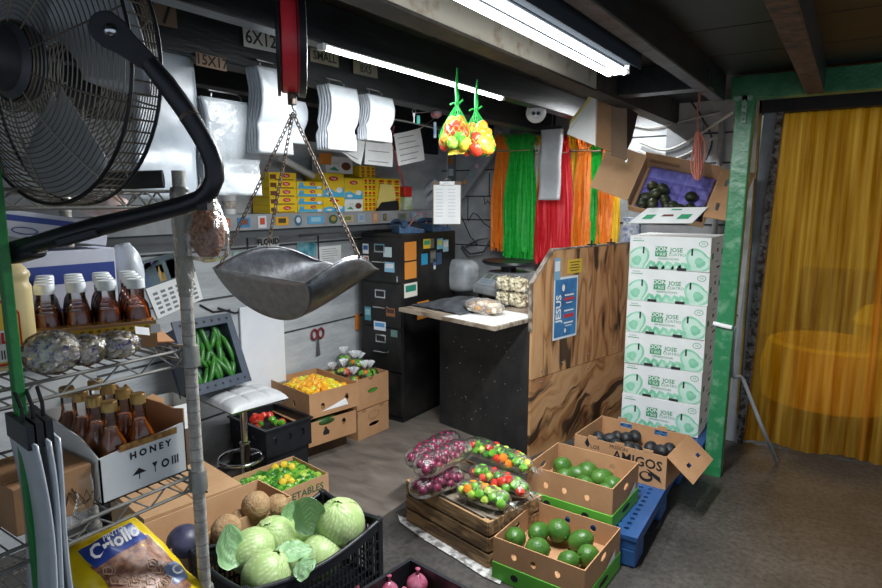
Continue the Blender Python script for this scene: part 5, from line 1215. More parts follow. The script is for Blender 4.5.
solo(MB().ball((0, 0, 0), (.05, .05, .026), 16, 10, fn=lambda d, a, b_: 1+.2*noise.noise(d*4)), 'orange_packet', mat('orange_packet', 'a5623a', 'c9c5c8', rough=.4, scale=14), 'crumpled orange and silver packet behind the fan yoke', 'packet', (-1.373, 0.724, 1.585), smooth=True)
# ---- lower shelf: honey carton with gold-capped bottles
hc = thing('honey_carton', 'white open carton lettered HONEY on the wire shelf with gold-capped bottles', 'box', (-1.252, .630, 1.034), 0)
jag = lambda w_, h: [(0, 0), (w_, 0), (w_, h), (w_*.97, h*1.06), (w_*.9, h*1.0), (w_*.82, h*1.12), (w_*.7, h*1.0), (w_*.5, h*.98), (w_*.3, h*.98), (w_*.12, h*.96), (0, h*1.0)]
hw, hd, hh_ = .26, .178, .098
MB().prism([(0, 0), (hd, 0), (hd, hh_*1.1), (0, hh_*.92)], (), .003, SIDE((hw/2-.003, -hd/2, 0))).build('carton_front', whitecard, hc)
MB().prism([(0, 0), (hw, 0), (hw, hh_*.9), (hw*.75, hh_*1.2), (0, hh_*1.5)], (), .003, frame((-hw/2, -hd/2+.003, 0), (1, 0, 0), (0, 0, 1))).build('carton_side', whitecard, hc)
MB().prism(jag(hw, hh_*1.4), (), .003, frame((hw/2, hd/2-.003, 0), (-1, 0, 0), (0, 0, 1))).build('carton_end', card, hc)
MB().bbox((-hw/2, -hd/2, 0), (hw/2, hd/2, .003)).build('carton_floor', card, hc); MB().bbox((-hw/2, -hd/2, 0), (-hw/2+.003, hd/2, hh_*1.3)).build('carton_rear', whitecard, hc)
M = SIDE((hw/2+.0006, 0, 0)); m = MB(); m.text('H O N E Y', .019, M @ Matrix.Translation((.012, .074, 0)), bold=.0008)
m.poly(pts3(M, [(-.03, .034), (-.015, .046), (0, .034)])); m.poly(pts3(M, rect(.002, .014, -.015, .030))); m.poly(pts3(M, [(.012, .046), (.024, .046), (.018, .034)])); m.poly(pts3(M, rect(.002, .010, .018, .030)))
m.prism(oval(.017, .018, .04, .036), [oval(.010, .010, .04, .036)], .0003, M); m.poly(pts3(M, rect(.003, .018, .056, .036))); m.poly(pts3(M, rect(.003, .018, .062, .036))); m.poly(pts3(M, rect(.003, .018, .068, .036)))
m.prism(oval(.042, .046, -.02, .075, 6), [oval(.038, .042, -.02, .075, 6)], .0004, FRONT((-.06, -hd/2-.0006, 0))); m.text('TC', .016, FRONT((-.08, -hd/2-.0008, .08))); m.text('22', .014, FRONT((-.08, -hd/2-.0008, .066)))
m.build('print', ink, hc)
MB().poly(pts3(M, rect(.12, .013, .01, .096))).build('honeycomb_strip', mat('strip_gold', 'b98a3a', '7a4a20', rough=.5, scale=90), hc)
def bottle_first(lb, loc, grp):
    t_ = thing('honey_bottle', lb, 'bottle', loc, 0, grp)
    MB().lathe([(.0, .003), (.030, .003), (.034, .02), (.034, .05), (.0355, .085), (.030, .115), (.0175, .140), (.0135, .152), (0, .153)], 22).build('honey', honey2, t_, True)
    MB().lathe([(.0, 0), (.032, 0), (.0365, .02), (.0365, .05), (.038, .085), (.032, .118), (.019, .143), (.0155, .165), (.0155, .195)], 22, cap=False).build('glass', glassm, t_, True)
    m = MB().lathe([(.0, .193), (.018, .193), (.018, .214), (.016, .217), (.0, .217)], 22)
    m.build('gold_cap', mat('gold_cap', 'a8854a', 'bf9c5c', rough=.35, metal=.6, scale=30), t_, True)
    l = MB(); l.lathe([(.0372, .024), (.0372, .052)], 22, cap=False); l.build('label', mat('bottle_label', 'd9ccb0', 'b5853a', rough=.5, scale=50), t_)
    return t_
first = None
for i in range(4):
    for j in range(2):
        loc = (-1.165-.055*i, .590+.058*j, 1.037)
        if first is None: first = bottle_first('gold-capped honey bottle standing in the torn carton lettered HONEY', loc, 'gold-capped honey bottles')
        else:
            c = copy_tree(first); c.location = loc; c.rotation_euler.z = rnd(0, 6)
        (first if i == 0 and j == 0 else c).scale = (.80, .80, .82)
# ---- brown carton with scribble, left of it
bx = thing('scribbled_carton', 'brown carton with pen scribble left of the honey carton', 'box', (-1.18, .476, 1.034), 0)
MB().bbox((-.11, -.075, 0), (.05, .055, .085)).build('carton_body', card, bx, bevel=.002)
m = MB(); M = SIDE((.0506, 0, .04))
for k in range(4): m.tube(pts3(M, [(.02*math.sin(k)+.012*i, -.03+.045*abs(math.sin(i*1.3+k))-.008*i) for i in range(5)]), .0007, 4)
m.build('print', ink, bx)
# ---- white board and roll behind the bottles
solo(MB().bbox((-.004, -.075, 0), (.004, .075, .2)), 'white_card_panel', whitecard, 'plain white card panel standing behind the gold-capped bottles', 'card', (-1.505, .66, 1.033), -4)
solo(MB().lathe([(.012, 0), (.03, 0), (.03, .12), (.012, .12), (.012, 0)], 20, cap=False), 'paper_roll', paper, 'small white paper roll at the rear right of lower wire shelf', 'roll', (-1.50, .80-.105, 1.034), smooth=True)
# ---- small white cartons on a stack behind the post
wt = thing('white_tray_box', 'torn white and brown tray box by the wall behind the wire post', 'box', (-2.84, 1.66, .455), -8)
hole_box(.24, .30, .13, .004, [], [], [], [], wt, whitecard)
MB().prism([(0, 0), (.15, 0), (.15, .06), (.10, .10), (.04, .08), (0, .03)], (), .003, SIDE((.116, -.15, .12))).build('flap', card, wt); MB().bbox((-.11, -.14, .05), (.11, .14, .055)).build('liner', cardin, wt)
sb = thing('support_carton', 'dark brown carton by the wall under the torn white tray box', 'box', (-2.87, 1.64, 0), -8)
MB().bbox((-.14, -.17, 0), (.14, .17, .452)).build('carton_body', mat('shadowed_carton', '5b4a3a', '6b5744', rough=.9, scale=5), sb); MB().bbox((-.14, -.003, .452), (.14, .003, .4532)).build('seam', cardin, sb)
# ---- bean bag on the bottom shelf
bb = thing('bean_bag', 'yellow bag of beans with blue name panel on the bottom wire shelf', 'bag', (-1.165, .605, .842), rot=(R(-4), R(34), R(12)))
beans = mat('bean_picture', '6b3a2e', 'a8795a', rough=.4, scale=60, lo=.4, hi=.6)
def pillow(u, v):
    x = (u-.5)*.24; y = (v-.5)*.20; e = max(0, (1-abs(2*u-1)**3)*(1-abs(2*v-1)**3))
    return Vector((x, y, .035*e**.6+.007*noise.noise(Vector((u*6, v*6, 0)))))
m = MB().grid(pillow, 40, 34); m.grid(lambda u, v: Vector((-(u-.5)*.24, (v-.5)*.20, -.02*max(0, (1-abs(2*u-1)**3)*(1-abs(2*v-1)**3))**.6)), 20, 20)
m.build('bag_skin', mat('bright_yellow_film', 'e6c81a', 'd8b810', rough=.25, scale=5, bump=.5, bscale=18), bb, True)
def pl(u, v, dz): p = pillow(u, v); return p+Vector((0, 0, dz))
def patch(u0, v0, u1, v1, dz, m_, nm, n=12):
    MB().grid(lambda a, b_: pl(u0+(u1-u0)*a, v0+(v1-v0)*b_, dz), n, n).build(nm, m_, bb, True)
patch(.30, .14, .92, .84, .0012, beans, 'bean_picture')
patch(.12, .16, .34, .80, .0018, mat('name_panel', '24408f', rough=.3), 'name_panel')
patch(.66, .66, .84, .86, .002, mat('badge_panel', '7d8fb5', rough=.3), 'badge')
m = MB(); Mb = frame(pl(.23, .47, .0075), (0, 1, .05), (-1, 0, .35)); m.text('Criollo', .040, Mb, bold=.001); m.text('PINTO', .017, frame(pl(.155, .52, .008), (0, 1, .02), (-1, 0, .6))); m.build('lettering', white, bb)
m = MB(); m.text('C', .03, frame(pl(.75, .76, .004), (0, 1, 0), (-1, 0, 0)), bold=.001); m.build('badge_letter', white, bb)
random.seed(2); m = MB()
for q in range(26):
    p = pl(rnd(.4, .9), rnd(.2, .62), .002); m.tube([p+Vector((.010*math.cos(a), .010*math.sin(a), 0)) for a in (0, 1.2, 2.4, 3.6, 4.8)], .0012, 5, True)
m.build('picture_rings', mat('onion_ring_print', 'c7a58a', rough=.4), bb)
# ---- plastic sheets hanging at the lower left
for i, (x, y) in enumerate(((-1.05, .405), (-1.052, .421), (-1.054, .437))):
    lb = ('milky plastic bag bundle hanging nearest the green post', 'milky plastic bag bundle hanging between two others, lower left', 'milky plastic bag bundle hanging furthest from green post, lower left')[i]
    t_ = thing('bag_bundle', lb, 'bag', (x-.0, y-.012, 1.255), (-6, -8, -10)[i], 'bundles hanging at lower left')
    def bf(u, v, s_=1, i=i): return Vector((-.065+.13*u-.01*v, s_*(.002+.003*math.sin(PI*v))+.006*math.sin(v*6+i)+.006*v*(1+.5*i), -.02-.50*v))
    MB().grid(bf, 8, 20).build('bag_stack', mat('white_bag_plastic', 'd2d7dc', 'bcc4cb', rough=.3, scale=5, bump=.5, bscale=12), t_, True, solid=.005)
    MB().bbox((-.05, -.005, -.03), (.05, .005, .008)).build('black_header', black, t_)
    MB().tube([(.02, 0, .005), (.02, 0, .03), (-.02, .004, .045)], .003, 6).build('hook', blackmetal, t_)
solo(MB().grid(lambda u, v: Vector((.035*u+.01*math.sin(v*5), .02*math.sin(u*4+v*3), -.09*v+.03*u)), 12, 14), 'loose_film_scrap', clearbag, 'clear plastic wrap hanging in front of scribbled carton', 'wrap', (-1.09, .485, 1.11), smooth=True)
# ---- seed bag hanging at the post
sd = thing('seed_bag', 'clear bag of reddish brown dried seeds hanging beside the wire post', 'bag', (-1.067, 0.760, 1.535))
m = MB(); m.ball((0, 0, 0), (.036, .034, .052), 24, 18, fn=lambda d, a, b_: 1+.06*noise.noise(d*3)+.04*noise.noise(d*22)); tag(m.build('seeds', mat('dried_seeds', '6a3a28', 'a57a5a', rough=.8, scale=120, bump=1, bscale=120), sd, True), None, None, None, 'stuff')
def sdf(u, v):
    th = 2*PI*u; z = .105-.165*v; k = .008+.034*min(1, max(0, (v-.05)*1.7))**.8*(1 if v < .9 else (1-(v-.9)/.1)**.5+.05)
    return Vector((k*1.05*math.cos(th)*(1+.12*math.sin(5*th+v*8)), k*math.sin(th), z))
MB().grid(sdf, 26, 22, True).build('bag_film', clearbag, sd, True)
# ================================================================ fan
FC = Vector((-1.011, 0.456, 1.793)); FV = (Vector((0, 0, 1.6))-FC); FV.z *= .3; FV.normalize(); FR = FV.cross(Vector((0, 0, 1))).normalized()*-1
an = R(59); FN = (FV*math.cos(an)-FR*math.sin(an)); FN.z -= .05; FN.normalize()
fm = frame(FC, Vector((0, 0, 1)).cross(FN), Vector((0, 0, 1)))
fan = thing('drum_fan', 'large black wire-cage fan mounted on a curved tube at top left', 'fan', FC, rot=fm.to_euler())
FRad = .198
def ring(m, r, z, w_=.0010): m.tube([(r*math.cos(2*PI*i/56), r*math.sin(2*PI*i/56), z) for i in range(56)], w_, 5, True)
dome = lambda r: .045*(1-(r/FRad)**2)
cagem = mat('fan_wire', '6b675f', '8b8478', rough=.4, metal=.6, scale=18)
def grille(sgn, nm):
    m = MB()
    for k in range(21):
        r = .056+(FRad-.056)*k/20; ring(m, r, sgn*dome(r) if sgn > 0 else -.045-.02*(1-(r/FRad)**2))
    for k in range(10):
        a = 2*PI*k/10+.2; m.tube([((.046+(FRad-.046)*i/8)*math.cos(a+.10*i/8), (.046+(FRad-.046)*i/8)*math.sin(a+.10*i/8), (sgn*dome(.046+(FRad-.046)*i/8)+.001) if sgn > 0 else -.045-.02*(1-((.046+(FRad-.046)*i/8)/FRad)**2)) for i in range(9)], .0015, 5)
    return m.build(nm, cagem, fan, True)
grille(1, 'front_grille'); grille(-1, 'rear_grille')
m = MB()
for z in (0, -.045): ring(m, FRad+.003, z, .0030)
m.build('cage_hoops', blackmetal, fan, True)
m = MB()
for k in range(72):
    a = 2*PI*k/72; m.tube([(FRad*math.cos(a)*1.01, FRad*math.sin(a)*1.01, z) for z in (.0, -.045)], .0013, 4)
m.build('cage_side_wires', cagem, fan, True)
MB().lathe([(.0, .090), (.032, .090), (.041, .083), (.043, .05), (.053, .043), (.053, .02), (0, .02)], 28).build('motor', mat('dusty_black_motor', '3a3b3e', '565049', rough=.4, scale=9, lo=.5, hi=.8), fan, True)
MB().lathe([(.0565, .043), (.0565, .035), (.05, .035)], 28, cap=False).build('motor_ring', mat('rusty_ring', '5a4a40', '7a6a5c', rough=.6, metal=.5, scale=40), fan, True)
bladem = mat('grey_blade', 'a8abaf', 'bcbfc2', rough=.4, metal=.4, scale=5)
for k in range(3):
    a0 = 2*PI*k/3+.5
    def bl_(u, v, a0=a0):
        r = .045+.145*u; a = a0+(v-.5)*(1.75-.2*u); z = -.020+.035*(v-.5)
        return Vector((r*math.cos(a), r*math.sin(a), z))
    MB().grid(bl_, 12, 12).build('blade', bladem, fan, True, solid=.002)
yk = MB(); YP = [(-1.091, 0.425, 1.518), (-1.034, 0.441, 1.534), (-0.976, 0.459, 1.548), (-0.919, 0.475, 1.561), (-0.831, 0.500, 1.579), (-0.772, 0.517, 1.592), (-0.749, 0.526, 1.600), (-0.734, 0.531, 1.612), (-0.726, 0.534, 1.628), (-0.726, 0.534, 1.646), (-0.729, 0.530, 1.665), (-0.735, 0.521, 1.687), (-0.742, 0.506, 1.716), (-0.752, 0.487, 1.748), (-0.763, 0.472, 1.773)]
pv = bpy.data.objects.new  # parts of the fan keep world coordinates through the inverse of its frame
FI = (Matrix.Translation(FC) @ fm.to_euler().to_matrix().to_4x4()).inverted()
yk.M = FI; yk.tube(YP, [.012, .0135, .0145, .0145]+[.0128]*10+[.011], 14); yk.build('yoke', tubeblack, fan, True)
m = MB(); m.M = FI; a, b_ = Vector((-0.763, 0.474, 1.771)), Vector((-0.794, 0.440, 1.810)); nv = (Vector((0, 0, 1.6))-b_).normalized(); ax_ = (b_-a).normalized(); pm_ = frame(a, ax_, nv.cross(ax_)); Lp = (b_-a).length
ol = [(-.004, -.011), (Lp*.55, -.016), (Lp*.85, -.021)]+[(Lp+.021*math.cos(t), .021*math.sin(t)) for t in [-1.3+.26*i for i in range(11)]]+[(Lp*.85, .021), (Lp*.55, .016), (-.004, .011)]
m.prism(ol, (), .005, pm_)
m.build('yoke_plate', tubeblack, fan, bevel=.002)
m = MB(); m.M = FI; m.ball((-0.786, 0.439, 1.807), .0085, 12, 8); m.build('pivot_bolt', chrome, fan, True)
m = MB(); m.M = FI; m.tube([(-0.740, 0.509, 1.710), (-0.738, 0.510, 1.706)], .0134, 14); m.build('crimp_ring', rust, fan, True)
m = MB(); m.M = FI; a = (-0.745, 0.530, 1.595); m.box(a, (.014, .022, .020), Matrix.Rotation(.6, 3, 'Z')); m.build('lower_clip', black, fan)
m = MB(); m.M = FI; m.bar((-0.984, 0.445, 1.535), (-0.910, 0.467, 1.553), .012, .014); m.build('tilt_lever', black, fan, bevel=.003)
m = MB(); m.M = FI; m.bar((-1.097, 0.426, 1.515), (-1.047, 0.444, 1.528), .030, .034); m.build('mount_socket', blackmetal, fan, bevel=.006)
# ================================================================ hanging scale
hs = thing('hanging_scale', 'hanging shop scale with red dial drum, chains and metal scoop', 'scale', (-1.255, 1.176, 1.959))
HO = Vector(hs.location); HI = Matrix.Translation(-HO)
cr = Vector((math.cos(R(33.7)), math.sin(R(33.7)), 0)); cf = Vector((-math.sin(R(33.7)), math.cos(R(33.7)), 0))
axd = (cr*.966+cf*.258).normalized()
DM = frame((0, 0, .045), cf, (0, 0, 1)); DM = frame((0, 0, .045), Vector((0, 0, 1)).cross(axd), (0, 0, 1))
redm = mat('scale_red_enamel', 'd62634', 'e03a46', rough=.35, scale=5)
MB().lathe([(.0, -.028), (.122, -.028), (.128, -.024), (.128, .018), (.0, .018)], 48, DM).build('dial_drum', redm, hs, True)
MB().lathe([(.112, -.036), (.136, -.036), (.136, -.029), (.127, -.028)], 48, DM, cap=False).build('rear_rim', black, hs, True)
MB().lathe([(.126, .018), (.136, .018), (.138, .034), (.128, .036), (.12, .034)], 48, DM, cap=False).build('front_rim', black, hs, True)
MB().lathe([(.0, .0335), (.125, .0335)], 48, DM, cap=False).build('dial_face', mat('dial_white', 'd9dcdc', rough=.3), hs)
MB().lathe([(.1285, .012), (.1292, .013), (.1285, .014)], 48, DM, cap=False).build('trim_line', mat('thin_dark_line', '5a1018', rough=.4), hs)
MB().box((0, 0, -.085), (.014, .02, .012)).build('green_tag', mat('green_tag', '3a6a4a', rough=.5), hs)
HK = Vector((-1.245, 1.165, 1.864))-HO; HE = Vector((-1.239, 1.161, 1.822))-HO
MB().box(HK+Vector((0, 0, -.006)), (.018, .018, .03)).build('hook_block', rust, hs, bevel=.003)
m = MB(); m.tube([HK, HK+Vector((0, 0, -.02)), HE+Vector((0, 0, .012))]+[HE+cr*(.009*math.sin(a))+Vector((0, 0, .009*math.cos(a)-.002)) for a in [.3+.5*i for i in range(10)]], .0022, 8); m.build('hook', steel, hs, True)
# scoop
SA = Vector((-1.379, 0.994, 1.422)); SB = Vector((-1.048, 1.004, 1.407)); ST = Vector((-1.010, 1.262, 1.410))
SE_ = (SA+SB)/2; wv = (SB-SA)/2; hw_ = wv.length; wv.normalize()
Lx = (ST-SB); Lx = Lx-Vector((0, 0, Lx.z)); Llen = Lx.length; Lx.normalize(); Wv = wv
def scoop(u, v):
    t_ = v*2-1; wd = 1-.38*u**2.0; a = t_*PI/2
    dp = .118*(1-.86*u**1.25); bump_ = .046*math.sin(PI*min(1, u*1.02))*abs(t_)**2.5
    return SE_-HO+Wv*(hw_*wd*math.sin(a))+Lx*(Llen*1.28*u*(1-.16*u*t_*t_)+.050*math.cos(a)*(1-u))+Vector((0, 0, -dp*math.cos(a)+bump_+.006*u))
pan = MB(); pan.grid(scoop, 30, 30)
gal = mat('shaded_galvanised_pan', '6a6c70', '86888b', rough=.34, metal=.9, scale=26, bump=.12, bscale=60)  # same metal as the end plate, its shade put into a darker grey
pan.build('scoop_pan', gal, hs, True, solid=.0016)
def endp(u, v):
    t_ = u*2-1; a = t_*PI/2; top = SE_-HO+Wv*(hw_*math.sin(a)); bot = top+Vector((0, 0, -.118*math.cos(a)))+Lx*(.050*math.cos(a))
    return top*(1-v)+bot*v
m = MB(); m.grid(endp, 30, 8); m.build('scoop_end', mat('lit_galvanised_end', '939493', 'adadab', rough=.45, metal=.6, scale=40, bump=.15, bscale=90), hs, True, solid=.0016)  # same metal as the trough, light on the end put into a paler grey
m = MB(); m.tube([scoop(i/24, 0) for i in range(25)], .0022, 6); m.build('rolled_rim', gal, hs, True); m = MB(); m.tube([scoop(i/24, 1) for i in range(25)], .0022, 6); m.build('rolled_rim', gal, hs, True)
def chain(p0, p1, nm='chain'):
    p0, p1 = Vector(p0), Vector(p1); d = p1-p0; n = int(d.length/.0135); d.normalize(); x = d.cross(Vector((0, 1, .2))).normalized(); y = d.cross(x); m = MB()
    for i in range(n):
        c = p0+(p1-p0)*((i+.5)/n); s_ = x if i % 2 else y
        m.tube([c+d*(.0098*math.cos(a))+s_*(.0048*math.sin(a)) for a in [2*PI*k/10 for k in range(10)]], 0.0016, 5, True)
    m.build(nm, rust, hs, True)
for q in (scoop(.04, .02), scoop(.50, .0), scoop(.62, 1.0)): chain(HE, q)
# ================================================================ hanging things
# price cards on the joist face
def pcard(px4, txt, lb, size, X_, col='b9a88f'):
    a, b_, c, d = [Vector(p) for p in px4]; M = frame((a+b_+c+d)/4, b_-a, a-d); w_ = (b_-a).length; h = (a-d).length
    m = MB(); m.prism(rect(w_, h), (), .003, M); m.k = 1; m.text(txt, size, M @ Matrix.Translation((0, 0, .004)), bold=.001)
    solo(m, 'price_card', [mat('card_'+col, col, rough=.8, scale=20), mat('faded_ink', '2a2622', rough=.8)], lb, 'card', group='size cards on the joists')
pcard(((-1.980, 1.619, 2.248), (-1.980, 1.785, 2.254), (-1.980, 1.781, 2.177), (-1.980, 1.614, 2.175)), '6X12', 'pale size card reading 6X12 beside the red scale drum', .07, -1.98, 'c2c3c0')
pcard(((-1.980, 1.408, 2.114), (-1.980, 1.534, 2.113), (-1.980, 1.531, 2.066), (-1.980, 1.405, 2.070)), '15X17', 'brown size card reading 15X17 above the crinkled bag bundle', .05, -1.98, '9a806a')
pcard(((-1.980, 1.965, 2.239), (-1.980, 2.137, 2.243), (-1.980, 2.135, 2.182), (-1.980, 1.963, 2.182)), 'SMALL', 'dark size card reading SMALL at the end of strip light', .05, -1.98, '8a8578')
pcard(((-1.980, 2.237, 2.235), (-1.980, 2.410, 2.238), (-1.980, 2.408, 2.177), (-1.980, 2.235, 2.177)), '8X5', 'dark size card above the narrow bag bundle', .05, -1.98, '7d786c')
pcard(((-1.980, 1.212, 2.250), (-1.980, 1.341, 2.254), (-1.980, 1.335, 2.172), (-1.980, 1.207, 2.175)), '17', 'brown size card with crossed lines at top behind the fan', .1, -1.98, '7a6555')
# bundles of plastic bags
def bundle(lb, x, y0, y1, z0, z1, th, name='bag_bundle', wave=.018, m_=milky, grp='plastic bag bundles hanging from the joist', lean=0):
    t_ = thing(name, lb, 'bag', (x, (y0+y1)/2, z1), 0, grp); W2 = (y1-y0)/2; H = z1-z0
    n_l = 5
    def sh(k):
        def fn(u, v):
            d = th*(k/(n_l-1)-.5); pinch = 1-.5*math.exp(-((v-.66)/.07)**2)+.2*math.sin(PI*v)
            return Vector((d*pinch+wave*math.sin(v*7)*.25+lean*v+.004*noise.noise(Vector((u*4, v*6, k))), (-W2+2*W2*u)*(1-.05*math.sin(PI*v))+.01*math.sin(v*5), -H*v+0))
        return fn
    m = MB(); N_ = 14
    for k in range(n_l): m.grid(sh(k), 14, 24)
    m.build('bag_stack', m_, t_, True, solid=th/n_l*.95)
    MB().tube([(0, -W2*.5, .0), (0, -W2*.5, .02), (-.02, -W2*.5, .035), (-.02, W2*.5, .035), (0, W2*.5, .02), (0, W2*.5, 0)], .003, 6).build('wire_hanger', steel, t_, True)
bundle('white plastic bag bundle hanging beside the red scale drum', -1.955, 1.625, 1.80, 1.778, 2.10, .06)
bundle('white plastic bag bundle hanging right of the scale chains', -1.955, 2.005, 2.19, 1.815, 2.09, .06)
bundle('narrow white plastic bag bundle hanging nearest the yellow key tag', -1.955, 2.27, 2.46, 1.875, 2.085, .05)
bundle('large milky plastic bag bundle hanging right behind the fan', -2.03, 1.18, 1.42, 1.60, 2.11, .02, 'bag_bundle', .006, mat('bluish_milky', '98a2ab', 'b0b9c1', rough=.25, scale=4, bump=.3, bscale=8))
bundle('wide crinkled silver white bag bundle between fan and scale', -2.03, 1.43, 1.70, 1.615, 1.97, .05, 'bag_bundle', .012, mat('crinkled_milky', 'a9b1b7', 'c6ccd1', rough=.2, scale=6, bump=1, bscale=16))
bundle('small white bag bundle behind the scale chains', -2.06, 1.84, 1.99, 1.84, 2.02, .03)
# white sheets clipped behind

sheet('paper_sheet', 'white paper sheet hanging at left behind the narrow bag bundle', 'paper', ((-2.450, 2.652, 1.932), (-2.450, 2.861, 1.988), (-2.450, 2.828, 1.801), (-2.450, 2.641, 1.864)), [paper, ink2], lines=2, curl=.01)
sheet('paper_sheet', 'white paper sheet hanging between two others under the joist', 'paper', ((-2.450, 2.869, 1.972), (-2.450, 3.119, 1.980), (-2.450, 3.125, 1.802), (-2.450, 2.846, 1.807)), [paper, ink2], lines=3, curl=.006)
sheet('paper_sheet', 'handwritten white sheet hanging nearest the pepper net bags', 'paper', ((-2.450, 3.139, 2.006), (-2.450, 3.421, 2.063), (-2.450, 3.478, 1.863), (-2.450, 3.177, 1.810)), [paper, ink2], lines=5, curl=.004)
sheet('paper_scrap', 'small orange paper scrap behind the white sheets', 'paper', ((-2.900, 2.929, 1.895), (-2.900, 3.049, 1.902), (-2.900, 3.037, 1.823), (-2.900, 2.926, 1.825)), [orange, ink])
solo(MB().tube([(-2.400, 2.999, 2.086), (-2.420, 3.216, 2.091), (-2.440, 3.465, 2.086), (-2.460, 3.689, 2.081)], .004, 8), 'taut_string', white, 'white cord stretched below the joist from bag bundle to net bags', 'cord', smooth=True)
solo(MB().tube([(-2.450, 3.140, 2.055), (-2.450, 3.108, 1.967), (-2.450, 3.157, 1.847), (-2.460, 3.231, 1.736), (-2.600, 3.437, 1.663), (-2.750, 3.610, 1.623)], .006, 8), 'hanging_string', mat('dark_red_cord', '8a3a3c', rough=.6), 'dark red cord hanging behind the handwritten sheet', 'cord', smooth=True)
solo(MB().tube([(-2.500, 2.685, 2.060), (-2.455, 2.658, 1.943), (-2.455, 2.875, 1.990), (-2.455, 3.135, 1.994), (-2.455, 3.440, 2.071), (-2.500, 3.813, 2.234), (-2.58, 3.2, 2.13)], .003, 6), 'taut_string', white, 'thin string carrying the white sheets below the joist', 'cord', smooth=True)
# keys and tags on the joist
def keything(lb, p, cols, nm='key_tag'):
    t_ = thing(nm, lb, 'key', p, 30, 'keys hanging on the joist')
    MB().tube([(.010*math.sin(a), 0, .010*math.cos(a)) for a in [2*PI*i/12 for i in range(12)]], .0015, 5, True).build('ring', steel, t_)
    m = MB(); m.prism([(-.007, -.01), (.007, -.01), (.006, -.025), (.003, -.028), (.003, -.06), (-.003, -.06), (-.003, -.028), (-.006, -.025)], (), .002, frame((0, 0, 0), (1, 0, 0), (0, 0, 1))); m.build('key', mat('key_'+cols[0], cols[0], rough=.35, metal=.6), t_)
    MB().box((.022, 0, -.045), (.018, .006, .045)).build('tag', mat('tag_'+cols[1], cols[1], rough=.4), t_, bevel=.003)
keything('silver key with teal tag hanging on joist above the sheets', (-2.000, 2.739, 2.066), ('c9cacb', '2fa08a'))
keything('keys with yellow and orange tag beside the narrow bag bundle', (-2.000, 2.500, 2.073), ('d89a2a', 'e8a020'))
solo(MB().ball((0, 0, 0), (.035, .03, .025), 14, 8, fn=lambda d, a, b_: 1+.3*noise.noise(d*4)), 'tag_cluster', mat('mixed_tags', 'c8642c', '6a8ab0', rough=.5, scale=60), 'small orange and brown tag cluster on the joist beside net bags', 'tag', (-2.050, 3.022, 2.086), smooth=True)
solo(MB().bbox((-.008, -.006, -.09), (.008, .006, 0)), 'blue_marker', mat('marker_blue', '4a8ab8', 'd8e2e6', rough=.4, scale=20), 'blue and white marker hanging below the orange tag cluster', 'marker', (-2.050, 3.011, 2.040), bevel=.004)
# net bags of peppers
netg = mat('green_netting', '18b24a', '12a040', rough=.45, scale=20)
PEPH = {k: MB().ball((0, 0, 0), (.026, .026, .024), 14, 10, fn=lambda d, a, b_: 1+.13*math.cos(a*3+.4)*math.sin(b_)+.06*noise.noise(d*3)).mesh('hanging_pepper', MATS['pepper_'+k], True) for k in ('red', 'orange', 'yellow', 'green', 'lime')}
def netbag(top, neck, bot, r, lb, plb, grp, cols, seed):
    top, neck, bot = Vector(top), Vector(neck), Vector(bot); c = (neck+bot)/2; H = (neck-bot).length
    t_ = thing('net_bag', lb, 'bag', neck, 0, 'green net bags'); random.seed(seed)
    prof = lambda v: r*(.06+.98*math.sin(min(1, v*1.25)*PI/2)**1.2)*(1 if v < .82 else max(.15, 1-((v-.82)/.18)**2)**.5)
    off = bot-neck; m = MB(); nl = 16
    for s_ in (-1, 1):
        for k in range(nl):
            m.tube([off*(i/16)+Vector((prof(i/16)*math.cos(2*PI*k/nl+s_*i*.13), prof(i/16)*math.sin(2*PI*k/nl+s_*i*.13), 0)) for i in range(17)], .0011, 4)
    m.build('netting', netg, t_, True)
    MB().tube([(0, 0, -.01), (0, 0, 0), (.002, 0, .03), *[tuple((top-neck)*f+Vector((.004*math.sin(f*9), 0, 0))) for f in (.4, .7, 1)]], [.010, .007, .010, .008, .006, .003], 10).build('twisted_neck', netg, t_, True)
    m = MB()
    for k in range(4): m.tube([(0, 0, .0), (.016*math.cos(k*1.7), .016*math.sin(k*1.7), .006), (.03*math.cos(k*1.7), .03*math.sin(k*1.7), .014-.008*k)], .0035, 6)
    m.build('knot', netg, t_, True)
    for i in range(5):
        v = .40+.115*i; rr_ = prof(v)-.027; n_ = int(2*PI*rr_/.05) if rr_ > .02 else 0
        for j in range(n_):
            a = 2*PI*(j+.5*(i % 2))/n_
            inst(PEPH[random.choice(cols)], 'hanging_pepper', neck+off*v+Vector((rr_*math.cos(a), rr_*math.sin(a), 0)), rr3(), plb, 'pepper', grp, rnd(1.0, 1.2))
netbag((-1.451, 2.297, 2.150), (-1.438, 2.278, 1.999), (-1.428, 2.248, 1.806), .068, 'green net bag of peppers hanging left, yellow and red ones', 'pepper in the left hanging green net bag', 'peppers in the left net bag', ('yellow', 'orange', 'red', 'lime', 'green', 'yellow'), 4)
netbag((-1.391, 2.365, 2.106), (-1.384, 2.346, 1.978), (-1.357, 2.328, 1.783), .070, 'green net bag of orange peppers hanging right of another', 'pepper in the right hanging green net bag', 'peppers in the right net bag', ('orange', 'orange', 'red', 'yellow', 'orange'), 5)
# little flag card under the nets
sheet('flag_card', 'small yellow, blue and red flag card below the net bags', 'card', ((-1.447, 2.238, 1.819), (-1.377, 2.286, 1.823), (-1.395, 2.267, 1.790), (-1.451, 2.229, 1.785)), [mat('flag_yellow', 'e8c820', rough=.5), mat('flag_navy', '2a3f7a', rough=.5)], lines=2)
